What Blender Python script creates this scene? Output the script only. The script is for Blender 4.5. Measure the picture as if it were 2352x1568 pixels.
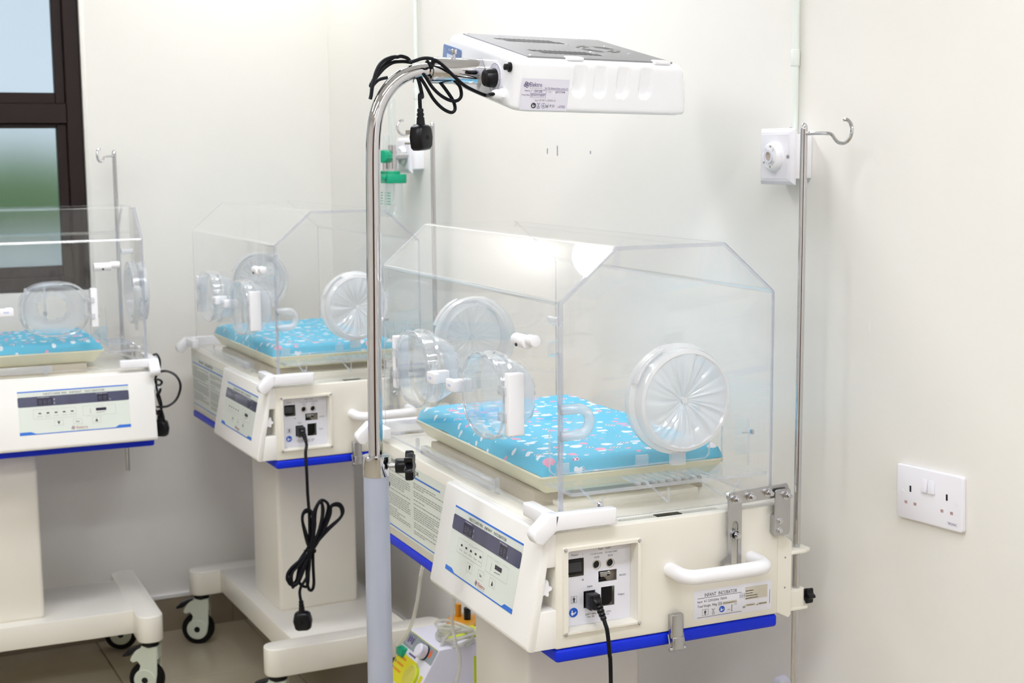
import bpy, bmesh, math, random
from mathutils import Vector, Matrix
random.seed(7)
for o in list(bpy.data.objects): bpy.data.objects.remove(o)
SC = bpy.context.scene
C = SC.collection
PI = math.pi
# ------------------------------------------------------------------ camera
CAMP = Vector((4.757, -1.6224, 1.60)); YAW, PITCH, ROLL, FPX = 2.6819, -.132, .0082, 3332.7
_f = Vector((math.cos(PITCH)*math.cos(YAW), math.cos(PITCH)*math.sin(YAW), math.sin(PITCH)))
_r = Vector((math.sin(YAW), -math.cos(YAW), 0)); _d = _f.cross(_r)
CR = math.cos(ROLL)*_r + math.sin(ROLL)*_d
CD = -math.sin(ROLL)*_r + math.cos(ROLL)*_d
cam = bpy.data.objects.new('camera', bpy.data.cameras.new('camera')); C.objects.link(cam)
m = Matrix.Identity(4)
for i in range(3): m[i][0], m[i][1], m[i][2], m[i][3] = CR[i], -CD[i], -_f[i], CAMP[i]
cam.matrix_world = m
cam.data.sensor_width = 36; cam.data.lens = FPX/2352*36; cam.data.clip_start = .05
cam.data.dof.use_dof = True; cam.data.dof.focus_distance = 2.45; cam.data.dof.aperture_fstop = 8
SC.camera = cam
# ------------------------------------------------------------------ world, exposure, lamps
w = bpy.data.worlds.new('sky'); SC.world = w; w.use_nodes = True
bg = w.node_tree.nodes['Background']; bg.inputs[0].default_value = (.74, .86, 1, 1); bg.inputs[1].default_value = .40
SC.view_settings.view_transform = 'Standard'; SC.view_settings.look = 'None'
SC.view_settings.exposure = 1.15; SC.view_settings.gamma = 1; SC.view_settings.use_curve_mapping = False
try:
    SC.cycles.transparent_max_bounces = 64; SC.cycles.max_bounces = 16; SC.cycles.diffuse_bounces = 6; SC.cycles.glossy_bounces = 6
    SC.cycles.sample_clamp_indirect = 6; SC.cycles.caustics_reflective = False; SC.cycles.caustics_refractive = False
except Exception: pass
LAMP = 8.0            # strength of the ceiling LED panels
CEIL = 2.75; WY = .045
LAMPS = [(1.65, -.66), (1.75, -2.4), (3.7, -.95), (3.7, -2.6), (5.7, -.95), (5.7, -2.6)]
CORNER_LAMP = (.24, -.30)

# ------------------------------------------------------------------ pixel -> point helpers
def ray(u): return CR*((u[0]-1176)/FPX) + CD*((u[1]-784)/FPX) + _f
def frame(x, y, a): return Matrix.Translation((x, y, 0)) @ Matrix.Rotation(a, 4, 'Z')
FW = Matrix.Identity(4); FA = frame(2.723, -.091, -.0362); FB = frame(1.0505, -.0556, 0); FC = frame(.1274, -.698, 1.5353)
def at(M, u, ax, val):
    I = M.inverted(); o = I @ CAMP; d = I.to_3x3() @ ray(u); k = 'xyz'.index(ax)
    return o + d*((val-o[k])/d[k])

# ------------------------------------------------------------------ materials
MAT = {}
def N(nt, t, **kw):
    n = nt.nodes.new(t)
    for k, v in kw.items(): setattr(n, k, v)
    return n
def mat(name, col, rough=.5, metal=0, spec=.5, vary=0, vscale=8, bump=0, bscale=200, coat=0, emit=None, es=0, trans=0):
    M = bpy.data.materials.new(name); M.use_nodes = True; nt = M.node_tree; b = nt.nodes['Principled BSDF']
    b.inputs['Base Color'].default_value = (*col, 1); b.inputs['Roughness'].default_value = rough; b.inputs['Metallic'].default_value = metal
    b.inputs['Specular IOR Level'].default_value = spec; b.inputs['Coat Weight'].default_value = coat; b.inputs['Coat Roughness'].default_value = .08
    if emit: b.inputs['Emission Color'].default_value = (*emit, 1); b.inputs['Emission Strength'].default_value = es
    if vary or bump:
        tc = N(nt, 'ShaderNodeTexCoord')
    if vary:
        nz = N(nt, 'ShaderNodeTexNoise'); nz.inputs['Scale'].default_value = vscale; nz.inputs['Detail'].default_value = 5
        nt.links.new(tc.outputs['Object'], nz.inputs['Vector'])
        mx = N(nt, 'ShaderNodeMix', data_type='RGBA'); mx.inputs[6].default_value = (*[c*(1-vary) for c in col], 1); mx.inputs[7].default_value = (*[min(1, c*(1+vary)) for c in col], 1)
        nt.links.new(nz.outputs['Fac'], mx.inputs[0]); nt.links.new(mx.outputs[2], b.inputs['Base Color'])
    if bump:
        nb = N(nt, 'ShaderNodeTexNoise'); nb.inputs['Scale'].default_value = bscale; nb.inputs['Detail'].default_value = 3
        nt.links.new(tc.outputs['Object'], nb.inputs['Vector'])
        bp = N(nt, 'ShaderNodeBump'); bp.inputs['Strength'].default_value = bump; bp.inputs['Distance'].default_value = .002
        nt.links.new(nb.outputs['Fac'], bp.inputs['Height']); nt.links.new(bp.outputs[0], b.inputs['Normal'])
    MAT[name] = M; return M
def clear(name, tint=(1, 1, 1), f0=.04, rough=.02, body=0, bcol=(.8, .85, .9), thru=.3, gain=.96):
    """thin clear plastic: transparent + mirror by facing angle, plus a share of milky body"""
    M = bpy.data.materials.new(name); M.use_nodes = True; nt = M.node_tree; nt.nodes.clear()
    out = N(nt, 'ShaderNodeOutputMaterial'); tr = N(nt, 'ShaderNodeBsdfTransparent'); tr.inputs[0].default_value = (*tint, 1)
    gl = N(nt, 'ShaderNodeBsdfGlossy'); gl.inputs['Roughness'].default_value = rough; gl.inputs['Color'].default_value = (1, 1, 1, 1)
    lw = N(nt, 'ShaderNodeLayerWeight'); lw.inputs[0].default_value = .5
    p = N(nt, 'ShaderNodeMath', operation='POWER'); p.inputs[1].default_value = 5; nt.links.new(lw.outputs['Facing'], p.inputs[0])
    q = N(nt, 'ShaderNodeMath', operation='MULTIPLY_ADD'); q.inputs[1].default_value = gain; q.inputs[2].default_value = f0; nt.links.new(p.outputs[0], q.inputs[0])
    base = tr
    if body:
        df = N(nt, 'ShaderNodeBsdfDiffuse'); df.inputs[0].default_value = (*bcol, 1)
        tl = N(nt, 'ShaderNodeBsdfTranslucent'); tl.inputs[0].default_value = (*bcol, 1)
        a = N(nt, 'ShaderNodeMixShader'); a.inputs[0].default_value = thru; nt.links.new(df.outputs[0], a.inputs[1]); nt.links.new(tl.outputs[0], a.inputs[2])
        b2 = N(nt, 'ShaderNodeMixShader'); b2.inputs[0].default_value = body; nt.links.new(tr.outputs[0], b2.inputs[1]); nt.links.new(a.outputs[0], b2.inputs[2]); base = b2
    mx = N(nt, 'ShaderNodeMixShader'); nt.links.new(q.outputs[0], mx.inputs[0]); nt.links.new(base.outputs[0], mx.inputs[1]); nt.links.new(gl.outputs[0], mx.inputs[2])
    nt.links.new(mx.outputs[0], out.inputs[0]); MAT[name] = M; return M

mat('wall', (.845, .825, .78), .33, vary=.012, vscale=2.5, bump=.05, bscale=90, spec=.5)
mat('ceiling', (.92, .92, .92), .7)
mat('tile', (.42, .365, .26), .22, vary=.10, vscale=5, bump=.02, bscale=30)
mat('grout', (.20, .18, .14), .8)
mat('skirting', (.30, .245, .175), .25, vary=.15, vscale=7)
mat('trim_white', (.86, .85, .83), .4)
mat('cream', (.84, .81, .725), .32, vary=.008, vscale=6, coat=.15)
mat('offwhite', (.89, .875, .85), .34, vary=.006, vscale=6, coat=.1)
mat('blue', (.001, .025, .70), .42, spec=.3)
mat('white', (.92, .92, .96), .28, vary=.005, vscale=9, coat=.25)
mat('headwhite', (.93, .94, .98), .22, vary=.005, vscale=9, coat=.35, bump=.03, bscale=260)
mat('chrome', (.62, .62, .65), .05, metal=1)
mat('steel', (.52, .52, .53), .30, metal=1, vary=.06, vscale=60)
mat('plategrey', (.27, .27, .275), .5, metal=.1, vary=.04, vscale=30)
mat('black', (.002, .002, .004), .3, spec=.35)
mat('blackmatte', (.003, .003, .003), .6, spec=.2)
mat('cable', (.002, .002, .005), .45, spec=.25)
mat('greycol', (.42, .455, .56), .34, vary=.02, vscale=20, coat=.1)
mat('casterbody', (.56, .60, .50), .4, vary=.02)
mat('darkbrown', (.014, .005, .004), .5, spec=.3, vary=.2, vscale=14)
mat('green', (.0, .36, .19), .35)
mat('tray', (.80, .80, .62), .4, vary=.01)
mat('beige', (.50, .45, .36), .45, vary=.03)
mat('overlay', (.74, .79, .73), .3, coat=.3)
mat('stripe', (.02, .17, .70), .35)
mat('navy', (.055, .06, .13), .15, vary=.35, vscale=22, coat=.4)
mat('display', (.012, .010, .03), .12)
mat('ink', (.035, .035, .04), .6)
mat('inkgrey', (.30, .31, .30), .6)
mat('inkred', (.42, .06, .07), .6)
mat('inkpurple', (.10, .07, .20), .6)
mat('labelwhite', (.80, .80, .88), .4)
mat('labellilac', (.76, .75, .85), .45)
mat('labelbeige', (.60, .56, .47), .5)
mat('blueicon', (.01, .10, .60), .4)
mat('screenblue', (.16, .24, .44), .2)
mat('screenpale', (.62, .68, .85), .2)
mat('devwhite', (.74, .73, .82), .35)
mat('yellow', (.62, .56, .01), .4)
mat('lime', (.60, .68, .02), .4)
mat('orange', (.62, .26, .01), .35)
mat('devgrey', (.26, .30, .32), .4)
mat('redorange', (.75, .12, .02), .4)
mat('pinbrass', (.42, .38, .32), .35, metal=.4)
mat('pipepaint', (.80, .85, .81), .4)
mat('socketwhite', (.86, .85, .91), .25, coat=.3)
mat('socketpink', (.45, .30, .30), .5)
mat('doorwood', (.085, .026, .012), .4, vary=.3, vscale=6)
mat('hedge', (.10, .24, .05), .7, vary=.6, vscale=5)
mat('render_white', (.75, .76, .74), .7)
mat('tubing', (.80, .80, .74), .25)
mat('lampframe', (.85, .85, .85), .4)
mat('lampglow', (1, 1, 1), .5, emit=(.955, .985, 1.05), es=LAMP)
mat('lampglow_round', (1, 1, 1), .5, emit=(.97, .985, 1.0), es=LAMP*1.35)
clear('acrylic', (.998, .999, 1), .024, .015, body=.003, bcol=(.9, .92, .95), gain=.4)
clear('acrylic_lip', (.97, .98, .99), .07, .05, body=.26, bcol=(.86, .89, .97), thru=.4)
clear('bend_highlight', (.99, .995, 1), .26, .09, body=.16, bcol=(.95, .97, 1), thru=.4)  # milky white puts the highlight along the hood bends into the colour
clear('acrylic_band', (.95, .96, .99), .05, .1, body=.34, bcol=(.50, .52, .62), thru=.3)
clear('acrylic_edge', (.93, .95, .98), .06, .08, body=.55, bcol=(.50, .52, .62), thru=.3)
clear('port', (.99, .995, 1), .06, .03, body=.07, bcol=(.85, .87, .92), thru=.4)
clear('portrim', (.97, .98, .99), .15, .05, body=.24, bcol=(.85, .87, .92), thru=.4)
clear('sleeve', (.97, .98, 1), .02, .25, body=.34, bcol=(.90, .94, 1), thru=.5)
clear('iris', (.97, .98, 1), .08, .16, body=.60, bcol=(.90, .94, 1), thru=.45)
clear('irisring', (.97, .98, 1), .12, .12, body=.72, bcol=(.98, .985, 1), thru=.45)
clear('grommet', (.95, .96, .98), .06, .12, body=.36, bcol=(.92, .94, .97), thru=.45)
clear('softtube', (.95, .95, .93), .08, .15, body=.55, bcol=(.85, .84, .78), thru=.4)
clear('bottle', (.95, .97, .97), .07, .04, body=.14, bcol=(.85, .9, .9), thru=.4)
def frosted():
    M = bpy.data.materials.new('winglass'); M.use_nodes = True; nt = M.node_tree; nt.nodes.clear(); out = N(nt, 'ShaderNodeOutputMaterial')
    rf = N(nt, 'ShaderNodeBsdfRefraction'); rf.inputs['IOR'].default_value = 1.18; rf.inputs['Roughness'].default_value = .42; rf.inputs[0].default_value = (.95, .98, .98, 1)
    gl = N(nt, 'ShaderNodeBsdfGlossy'); gl.inputs['Roughness'].default_value = .1
    mx = N(nt, 'ShaderNodeMixShader'); mx.inputs[0].default_value = .04; nt.links.new(rf.outputs[0], mx.inputs[1]); nt.links.new(gl.outputs[0], mx.inputs[2]); nt.links.new(mx.outputs[0], out.inputs[0]); MAT['winglass'] = M
frosted()
def quilt():
    M = bpy.data.materials.new('quilt'); M.use_nodes = True; nt = M.node_tree; b = nt.nodes['Principled BSDF']; b.inputs['Roughness'].default_value = .8
    tc = N(nt, 'ShaderNodeTexCoord')
    nz = N(nt, 'ShaderNodeTexNoise'); nz.inputs['Scale'].default_value = 60; nz.inputs['Detail'].default_value = 2; nt.links.new(tc.outputs['Object'], nz.inputs['Vector'])
    sub = N(nt, 'ShaderNodeVectorMath', operation='MULTIPLY_ADD'); sub.inputs[1].default_value = (.016, .016, .016)
    nt.links.new(nz.outputs['Color'], sub.inputs[0]); nt.links.new(tc.outputs['Object'], sub.inputs[2])
    mp = N(nt, 'ShaderNodeMapping'); mp.inputs['Scale'].default_value = (42, 33, 33); nt.links.new(sub.outputs[0], mp.inputs[0])
    vo = N(nt, 'ShaderNodeTexVoronoi'); vo.inputs['Scale'].default_value = 1; vo.inputs['Randomness'].default_value = .75; nt.links.new(mp.outputs[0], vo.inputs['Vector'])
    sep = N(nt, 'ShaderNodeSeparateColor'); nt.links.new(vo.outputs['Color'], sep.inputs[0])
    # radius varies with the cell
    thr = N(nt, 'ShaderNodeMath', operation='MULTIPLY_ADD'); thr.inputs[1].default_value = .22; thr.inputs[2].default_value = .20; nt.links.new(sep.outputs[1], thr.inputs[0])
    lt = N(nt, 'ShaderNodeMath', operation='LESS_THAN'); nt.links.new(vo.outputs['Distance'], lt.inputs[0]); nt.links.new(thr.outputs[0], lt.inputs[1])
    rp = N(nt, 'ShaderNodeValToRGB'); rp.color_ramp.interpolation = 'CONSTANT'; e = rp.color_ramp.elements
    e[0].position = 0; e[0].color = (.78, .82, .88, 1); e[1].position = .42; e[1].color = (.78, .36, .52, 1)
    x = e.new(.66); x.color = (.80, .80, .86, 1); x = e.new(.80); x.color = (.62, .06, .22, 1); x = e.new(.88); x.color = (.10, .16, .30, 1)
    nt.links.new(sep.outputs[0], rp.inputs[0])
    wv = N(nt, 'ShaderNodeTexChecker'); wv.inputs['Scale'].default_value = 260; nt.links.new(tc.outputs['Object'], wv.inputs['Vector'])
    gt = N(nt, 'ShaderNodeMath', operation='GREATER_THAN'); gt.inputs[1].default_value = .78; nt.links.new(sep.outputs[0], gt.inputs[0])
    mu = N(nt, 'ShaderNodeMath', operation='MULTIPLY'); nt.links.new(gt.outputs[0], mu.inputs[0]); nt.links.new(wv.outputs['Fac'], mu.inputs[1])
    m1 = N(nt, 'ShaderNodeMix', data_type='RGBA'); m1.inputs[7].default_value = (.80, .84, .88, 1); nt.links.new(mu.outputs[0], m1.inputs[0]); nt.links.new(rp.outputs[0], m1.inputs[6])
    m2 = N(nt, 'ShaderNodeMix', data_type='RGBA'); m2.inputs[6].default_value = (.11, .51, .72, 1); nt.links.new(lt.outputs[0], m2.inputs[0]); nt.links.new(m1.outputs[2], m2.inputs[7])
    nt.links.new(m2.outputs[2], b.inputs['Base Color']); MAT['quilt'] = M
quilt()

# ------------------------------------------------------------------ mesh builder
class MB:
    def __init__(s): s.v = []; s.f = []; s.m = []; s.mi = 0
    def add(s, vs, fs):
        n = len(s.v); s.v += [tuple(p) for p in vs]; s.f += [tuple(i+n for i in f) for f in fs]; s.m += [s.mi]*len(fs); return s
    def box(s, x0, x1, y0, y1, z0, z1):
        return s.add([(x, y, z) for x in (x0, x1) for y in (y0, y1) for z in (z0, z1)],
                     [(0, 1, 3, 2), (4, 6, 7, 5), (0, 4, 5, 1), (2, 3, 7, 6), (0, 2, 6, 4), (1, 5, 7, 3)])
    def hull8(s, lo, hi, z0, z1):   # frustum: lo/hi = (x0,x1,y0,y1)
        vs = []
        for (x0, x1, y0, y1), z in ((lo, z0), (hi, z1)): vs += [(x0, y0, z), (x1, y0, z), (x1, y1, z), (x0, y1, z)]
        return s.add(vs, [(3, 2, 1, 0), (4, 5, 6, 7)] + [(i, (i+1) % 4, 4+(i+1) % 4, 4+i) for i in range(4)])
    def loft(s, rings, cap=True, closed=True):
        n = len(rings[0]); vs = [p for r in rings for p in r]; fs = []
        for k in range(len(rings)-1):
            for i in range(n if closed else n-1):
                j = (i+1) % n; fs.append((k*n+i, k*n+j, (k+1)*n+j, (k+1)*n+i))
        if cap: fs.append(tuple(range(n-1, -1, -1))); fs.append(tuple((len(rings)-1)*n+i for i in range(n)))
        return s.add(vs, fs)
    def prism(s, poly, ax, a, b):   # poly in the other two axes (cyclic order)
        def p(u, v, t): return {'x': (t, u, v), 'y': (u, t, v), 'z': (u, v, t)}[ax]
        return s.loft([[p(u, v, a) for u, v in poly], [p(u, v, b) for u, v in poly]])
    def cyl(s, c, ax, r, h, n=24, r2=None):
        r2 = r if r2 is None else r2; return s.lathe([(r, 0), (r2, h)], c, ax, n)
    def lathe(s, prof, c=(0, 0, 0), ax='z', n=24, cap=True):
        A = Vector({'x': (1, 0, 0), 'y': (0, 1, 0), 'z': (0, 0, 1)}[ax]) if isinstance(ax, str) else Vector(ax).normalized()
        U = A.orthogonal().normalized(); V = A.cross(U); c = Vector(c)
        return s.loft([[c + A*h + (U*math.cos(2*PI*i/n) + V*math.sin(2*PI*i/n))*r for i in range(n)] for r, h in prof], cap)
    def tube(s, pts, r, n=10, closed=False, cap=True, ry=None):
        P = [Vector(p) for p in pts]; rings = []; L = len(P)
        t0 = (P[1]-P[0]).normalized(); U = t0.orthogonal().normalized()
        for i in range(L):
            if closed: t = (P[(i+1) % L]-P[i-1]).normalized()
            else: t = (P[min(i+1, L-1)]-P[max(i-1, 0)]).normalized()
            U = (U - t*U.dot(t)).normalized(); V = t.cross(U); rr = r[i] if isinstance(r, (list, tuple)) else r
            rings.append([P[i] + U*math.cos(2*PI*k/n)*rr + V*math.sin(2*PI*k/n)*rr for k in range(n)])
        if closed: rings.append(rings[0]); cap = False
        return s.loft(rings, cap)
    def build(s, name, mats, parent=None, bev=0, seg=2, ang=35, smooth=True, M=None):
        me = bpy.data.meshes.new(name); me.from_pydata(s.v, [], s.f)
        if isinstance(mats, str): mats = [mats]
        for a in mats: me.materials.append(MAT[a])
        for p, i in zip(me.polygons, s.m): p.material_index = i
        bm = bmesh.new(); bm.from_mesh(me)
        bmesh.ops.recalc_face_normals(bm, faces=bm.faces)
        if bev:
            es = [e for e in bm.edges if len(e.link_faces) == 2 and e.calc_face_angle(0) > math.radians(ang)]
            bmesh.ops.bevel(bm, geom=es, offset=bev, segments=seg, profile=.5, affect='EDGES', clamp_overlap=True)
        bm.to_mesh(me); bm.free()
        if smooth:
            me.polygons.foreach_set('use_smooth', [True]*len(me.polygons)); me.set_sharp_from_angle(angle=math.radians(ang))
        o = bpy.data.objects.new(name, me); C.objects.link(o)
        if parent: o.parent = parent
        if M is not None: o.matrix_local = M
        return o
def spline(pts, n=8, closed=False):
    P = [Vector(p) for p in pts]; out = []; L = len(P)
    for i in range(L if closed else L-1):
        g = (lambda k: P[k % L]) if closed else (lambda k: P[max(0, min(L-1, k))])
        a, b, c, d = g(i-1), g(i), g(i+1), g(i+2)
        for k in range(n):
            t = k/n; out.append(.5*((2*b) + (c-a)*t + (2*a-5*b+4*c-d)*t*t + (3*b-a-3*c+d)*t**3))
    if not closed: out.append(P[-1])
    return out
def rrect(x0, x1, y0, y1, r, n=5):
    out = []
    for cx, cy, a in ((x1-r, y1-r, 0), (x0+r, y1-r, 90), (x0+r, y0+r, 180), (x1-r, y0+r, 270)):
        for k in range(n+1): t = math.radians(a+90*k/n); out.append((cx+r*math.cos(t), cy+r*math.sin(t)))
    return out
def oval(cx, cy, a, b, n=48, p=2.5):
    out = []
    for k in range(n):
        t = 2*PI*k/n; c, s = math.cos(t), math.sin(t)
        out.append((cx+a*math.copysign(abs(c)**(2/p), c), cy+b*math.copysign(abs(s)**(2/p), s)))
    return out
def empty(name, M=None):
    o = bpy.data.objects.new(name, None); C.objects.link(o); o.empty_display_size = .1
    if M is not None: o.matrix_world = M
    return o
def tag(o, label, cat, group=None, kind=None):
    if label: o['label'] = label
    if cat: o['category'] = cat
    if group: o['group'] = group
    if kind: o['kind'] = kind
    return o
def struct(o, label=None):
    o['kind'] = 'structure'
    if label: o['label'] = label
    return o
def copy_tree(o, parent=None):
    c = o.copy(); C.objects.link(c)
    if parent: c.parent = parent
    for ch in list(o.children): copy_tree(ch, c)
    return c
# ---- flat print (lettering, stripes, icons) on a surface: fn(u, v, lift) -> point
_txt = {}
def txt_geo(s):
    if s in _txt: return _txt[s]
    cu = bpy.data.curves.new('t', 'FONT'); cu.body = s; cu.size = 1; cu.resolution_u = 2
    o = bpy.data.objects.new('t', cu); C.objects.link(o)
    dg = bpy.context.evaluated_depsgraph_get(); me = o.evaluated_get(dg).to_mesh()
    vs = [(v.co.x, v.co.y) for v in me.vertices]; fs = [tuple(p.vertices) for p in me.polygons]
    o.evaluated_get(dg).to_mesh_clear(); bpy.data.objects.remove(o); bpy.data.curves.remove(cu)
    x0 = min(v[0] for v in vs); x1 = max(v[0] for v in vs)
    _txt[s] = ([(v[0]-x0, v[1]) for v in vs], fs, x1-x0); return _txt[s]
class Print:
    def __init__(s, fn): s.fn = fn; s.mb = MB(); s.mats = []; s.lv = .0005
    def mi(s, m):
        if m not in s.mats: s.mats.append(m)
        s.mb.mi = s.mats.index(m)
    def poly(s, pts, m, lv=None): s.mi(m); s.mb.add([s.fn(u, v, lv or s.lv) for u, v in pts], [tuple(range(len(pts)))])
    def rect(s, u0, u1, v0, v1, m, lv=None): s.poly([(u0, v0), (u1, v0), (u1, v1), (u0, v1)], m, lv)
    def box(s, u0, u1, v0, v1, m, t=.0004):
        for a in ((u0, u1, v0, v0+t), (u0, u1, v1-t, v1), (u0, u0+t, v0, v1), (u1-t, u1, v0, v1)): s.rect(*a, m, .0006)
    def disc(s, u, v, r, m, lv=None, n=20, r2=None): s.poly([(u+r*math.cos(2*PI*k/n), v+(r2 or r)*math.sin(2*PI*k/n)) for k in range(n)], m, lv)
    def ring(s, u, v, r, t, m, n=20):
        for k in range(n):
            a, b = 2*PI*k/n, 2*PI*(k+1)/n
            s.poly([(u+r*math.cos(a), v+r*math.sin(a)), (u+r*math.cos(b), v+r*math.sin(b)), (u+(r-t)*math.cos(b), v+(r-t)*math.sin(b)), (u+(r-t)*math.cos(a), v+(r-t)*math.sin(a))], m, .0006)
    def text(s, t, u, v, h, m, width=None, center=False, bold=1):
        vs, fs, L = txt_geo(t); k = h/.70; kx = width/L if width else k
        if center: u -= L*kx/2
        s.mi(m); s.mb.add([s.fn(u+x*kx, v+y*k, .0007) for x, y in vs], fs)
    def man(s, u, v, h, m):
        s.disc(u, v+h*.40, h*.09, m, .0007, 10)
        s.poly([(u-h*.16, v+h*.27), (u+h*.16, v+h*.27), (u+h*.10, v-h*.02), (u+h*.16, v-h*.45), (u+h*.06, v-h*.45), (u, v-h*.10), (u-h*.06, v-h*.45), (u-h*.16, v-h*.45), (u-h*.10, v-h*.02)], m, .0007)
        s.poly([(u-h*.16, v+h*.27), (u-h*.27, v-h*.02), (u-h*.22, v-h*.04), (u-h*.10, v+h*.16)], m, .0007); s.poly([(u+h*.16, v+h*.27), (u+h*.27, v-h*.02), (u+h*.22, v-h*.04), (u+h*.10, v+h*.16)], m, .0007)
    def manual(s, u, v, r, m, ink='labelwhite'):
        s.disc(u, v, r, m, .0005); s.disc(u-r*.32, v+r*.30, r*.17, ink, .0008, 10)
        s.poly([(u-r*.55, v+r*.05), (u-r*.15, v+r*.10), (u+r*.05, v-r*.25), (u-r*.15, v-r*.62), (u-r*.55, v-r*.45)], ink, .0008)
        s.poly([(u, v-r*.2), (u+r*.5, v+r*.15), (u+r*.62, v-r*.02), (u+r*.12, v-r*.42)], ink, .0008)
    def bin(s, u, v, h, m):
        t = h*.05
        for (a, b, c, d) in ((-.3, .5, .3, -.35), (.3, .5, -.3, -.35), (-.25, .35, .25, .35), (-.2, -.2, .2, -.2)):
            s.line(u+a*h, v+b*h, u+c*h, v+d*h, t, m)
        s.rect(u-.25*h, u+.25*h, v-.5*h, v-.42*h, m, .0006)
    def line(s, u0, v0, u1, v1, t, m):
        d = Vector((u1-u0, v1-v0)).normalized()*t/2; s.poly([(u0-d.y, v0+d.x), (u1-d.y, v1+d.x), (u1+d.y, v1-d.x), (u0+d.y, v0-d.x)], m, .0006)
    def logo(s, u, v, r, m, m2=None):
        for k in range(4):
            a = PI/2*k+.35; cu, cv = u+r*.55*math.cos(a), v+r*.55*math.sin(a)
            s.ring(cu, cv, r*.45, r*.2, m2 if (m2 and k % 2) else m, 10)
    def build(s, name, parent, M=None): return s.mb.build(name, s.mats, parent, smooth=False, M=M)

# ================================================================== ROOM
RX, LY = 6.4, -4.3
WIN = (-2.35, -.772, 1.163, 2.36)     # y0,y1,z0,z1 of the opening in the back wall
floor = struct(MB().box(-.15, RX+.15, LY-.15, WY+.15, -.12, -.004).build('floor', 'grout'), 'beige glossy tiled floor')
tl = .5; tm = MB().box(0, tl-.004, 0, tl-.004, -.01, 0).build('tile', 'tile', floor, bev=.0015, seg=1); tme = tm.data; bpy.data.objects.remove(tm)
ix = 0
x = -.02
while x < RX:
    y = WY-.353-tl*8
    while y < WY-.05:
        if y > LY-.3:
            o = bpy.data.objects.new('tile', tme); C.objects.link(o); o.parent = floor; o.location = (x, y, 0)
        y += tl
    x += tl
b = MB(); y0, y1, z0, z1 = WIN
for a in ((LY-.15, y0, 0, CEIL), (y1, WY+.15, 0, CEIL), (y0, y1, 0, z0), (y0, y1, z1, CEIL)): b.box(-.15, 0, *a)
wall_back = struct(b.build('wall_back', 'wall', smooth=False), 'cream glossy painted wall holding the window')
wall_right = struct(MB().box(0, RX+.15, WY, WY+.15, 0, CEIL).build('wall_right', 'wall', smooth=False), 'cream glossy painted wall with oxygen outlets and socket')
struct(MB().box(0, RX+.15, LY-.15, LY, 0, CEIL).build('wall_left', 'wall', smooth=False))
struct(MB().box(RX, RX+.15, LY, WY, 0, CEIL).build('wall_front', 'wall', smooth=False))
struct(MB().box(-.15, RX+.15, LY-.15, WY+.15, CEIL, CEIL+.1).build('ceiling', 'ceiling', smooth=False))
# skirting tiles and white trim
bb = struct(MB().box(.0, .010, LY, WY, 0, .112).build('baseboard_back', 'grout', smooth=False))
for k in range(12):
    ye = -.353+tl*(1-k); ys = ye-tl+.003; ye = min(ye, WY)
    if ys < WY: MB().box(.009, .013, ys, ye, .001, .111).build('skirting_tile', 'skirting', bb)
struct(MB().box(.0, .014, LY, WY, .112, .127).build('trim_1', 'trim_white', bev=.002, seg=1))
bb = struct(MB().box(.014, RX, WY-.010, WY, 0, .112).build('baseboard_right', 'grout', smooth=False))
for k in range(13): MB().box(.016+tl*k, min(RX, .013+tl*(k+1)), WY-.013, WY-.009, .001, .111).build('skirting_tile', 'skirting', bb)
struct(MB().box(.015, RX, WY-.014, WY, .112, .127).build('trim_2', 'trim_white', bev=.002, seg=1))
# pen marks / scuffs on the right wall
for (u, h) in (((1257, 347), .013), ((1280, 346), .024), ((1356, 350), .007)):
    p = at(FW, u, 'y', WY-.0006); MB().box(p.x-.0012, p.x+.0012, WY-.0008, WY+.001, p.z-h/2, p.z+h/2).build('pen_mark', 'inkpurple', wall_right)
p = at(FW, (1997, 750), 'y', WY-.0006); MB().box(p.x-.001, p.x+.001, WY-.0008, WY+.001, p.z-.010, p.z+.010).build('paint_scuff', 'trim_white', wall_right)
# window
win = struct(empty('window_1'), 'dark brown metal window with frosted panes')
FX0, FX1 = -.07, -.012
YF = -.7785
def wbar(n, y0, y1, z0, z1, x0=FX0, x1=FX1): return MB().box(x0, x1, y0, y1, z0, z1).build(n, 'darkbrown', win, bev=.003, seg=1)
wbar('window_frame', YF-.043, YF+.006, 1.166, 2.36); wbar('window_frame', -2.36, -2.30, 1.166, 2.36)
wbar('window_frame', -2.30, YF-.043, 1.166, 1.208); wbar('window_frame', -2.30, YF-.043, 2.31, 2.36)
wbar('transom', -2.30, YF-.043, 1.690, 1.752, FX0, FX1+.004)
wbar('mullion', -1.60, -1.55, 1.208, 2.31)
for (a, c2) in ((1.208, 1.690), (1.752, 2.31)):
    for (ya, yb) in ((-1.55, YF-.043), (-2.30, -1.60)):
        s_ = MB(); t = .030 if yb > -1 else .03
        s_.box(-.056, -.024, ya, ya+t, a, c2); s_.box(-.056, -.024, yb-t, yb, a, c2); s_.box(-.056, -.024, ya+t, yb-t, a, a+.034); s_.box(-.056, -.024, ya+t, yb-t, c2-.014, c2)
        s_.build('sash', 'darkbrown', win, bev=.002, seg=1)
        MB().box(-.043, -.038, ya+t-.004, yb-t+.004, a+.03, c2-.01).build('window_pane', 'winglass', win, smooth=False)
# white reveal lip with ragged paint edge
b = MB(); pts = []
zz = 1.163
b.box(-.012, .003, YF+.006, YF+.020, 1.150, 2.37); b.build('window_lip', 'wall', win, bev=.003)
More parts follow.
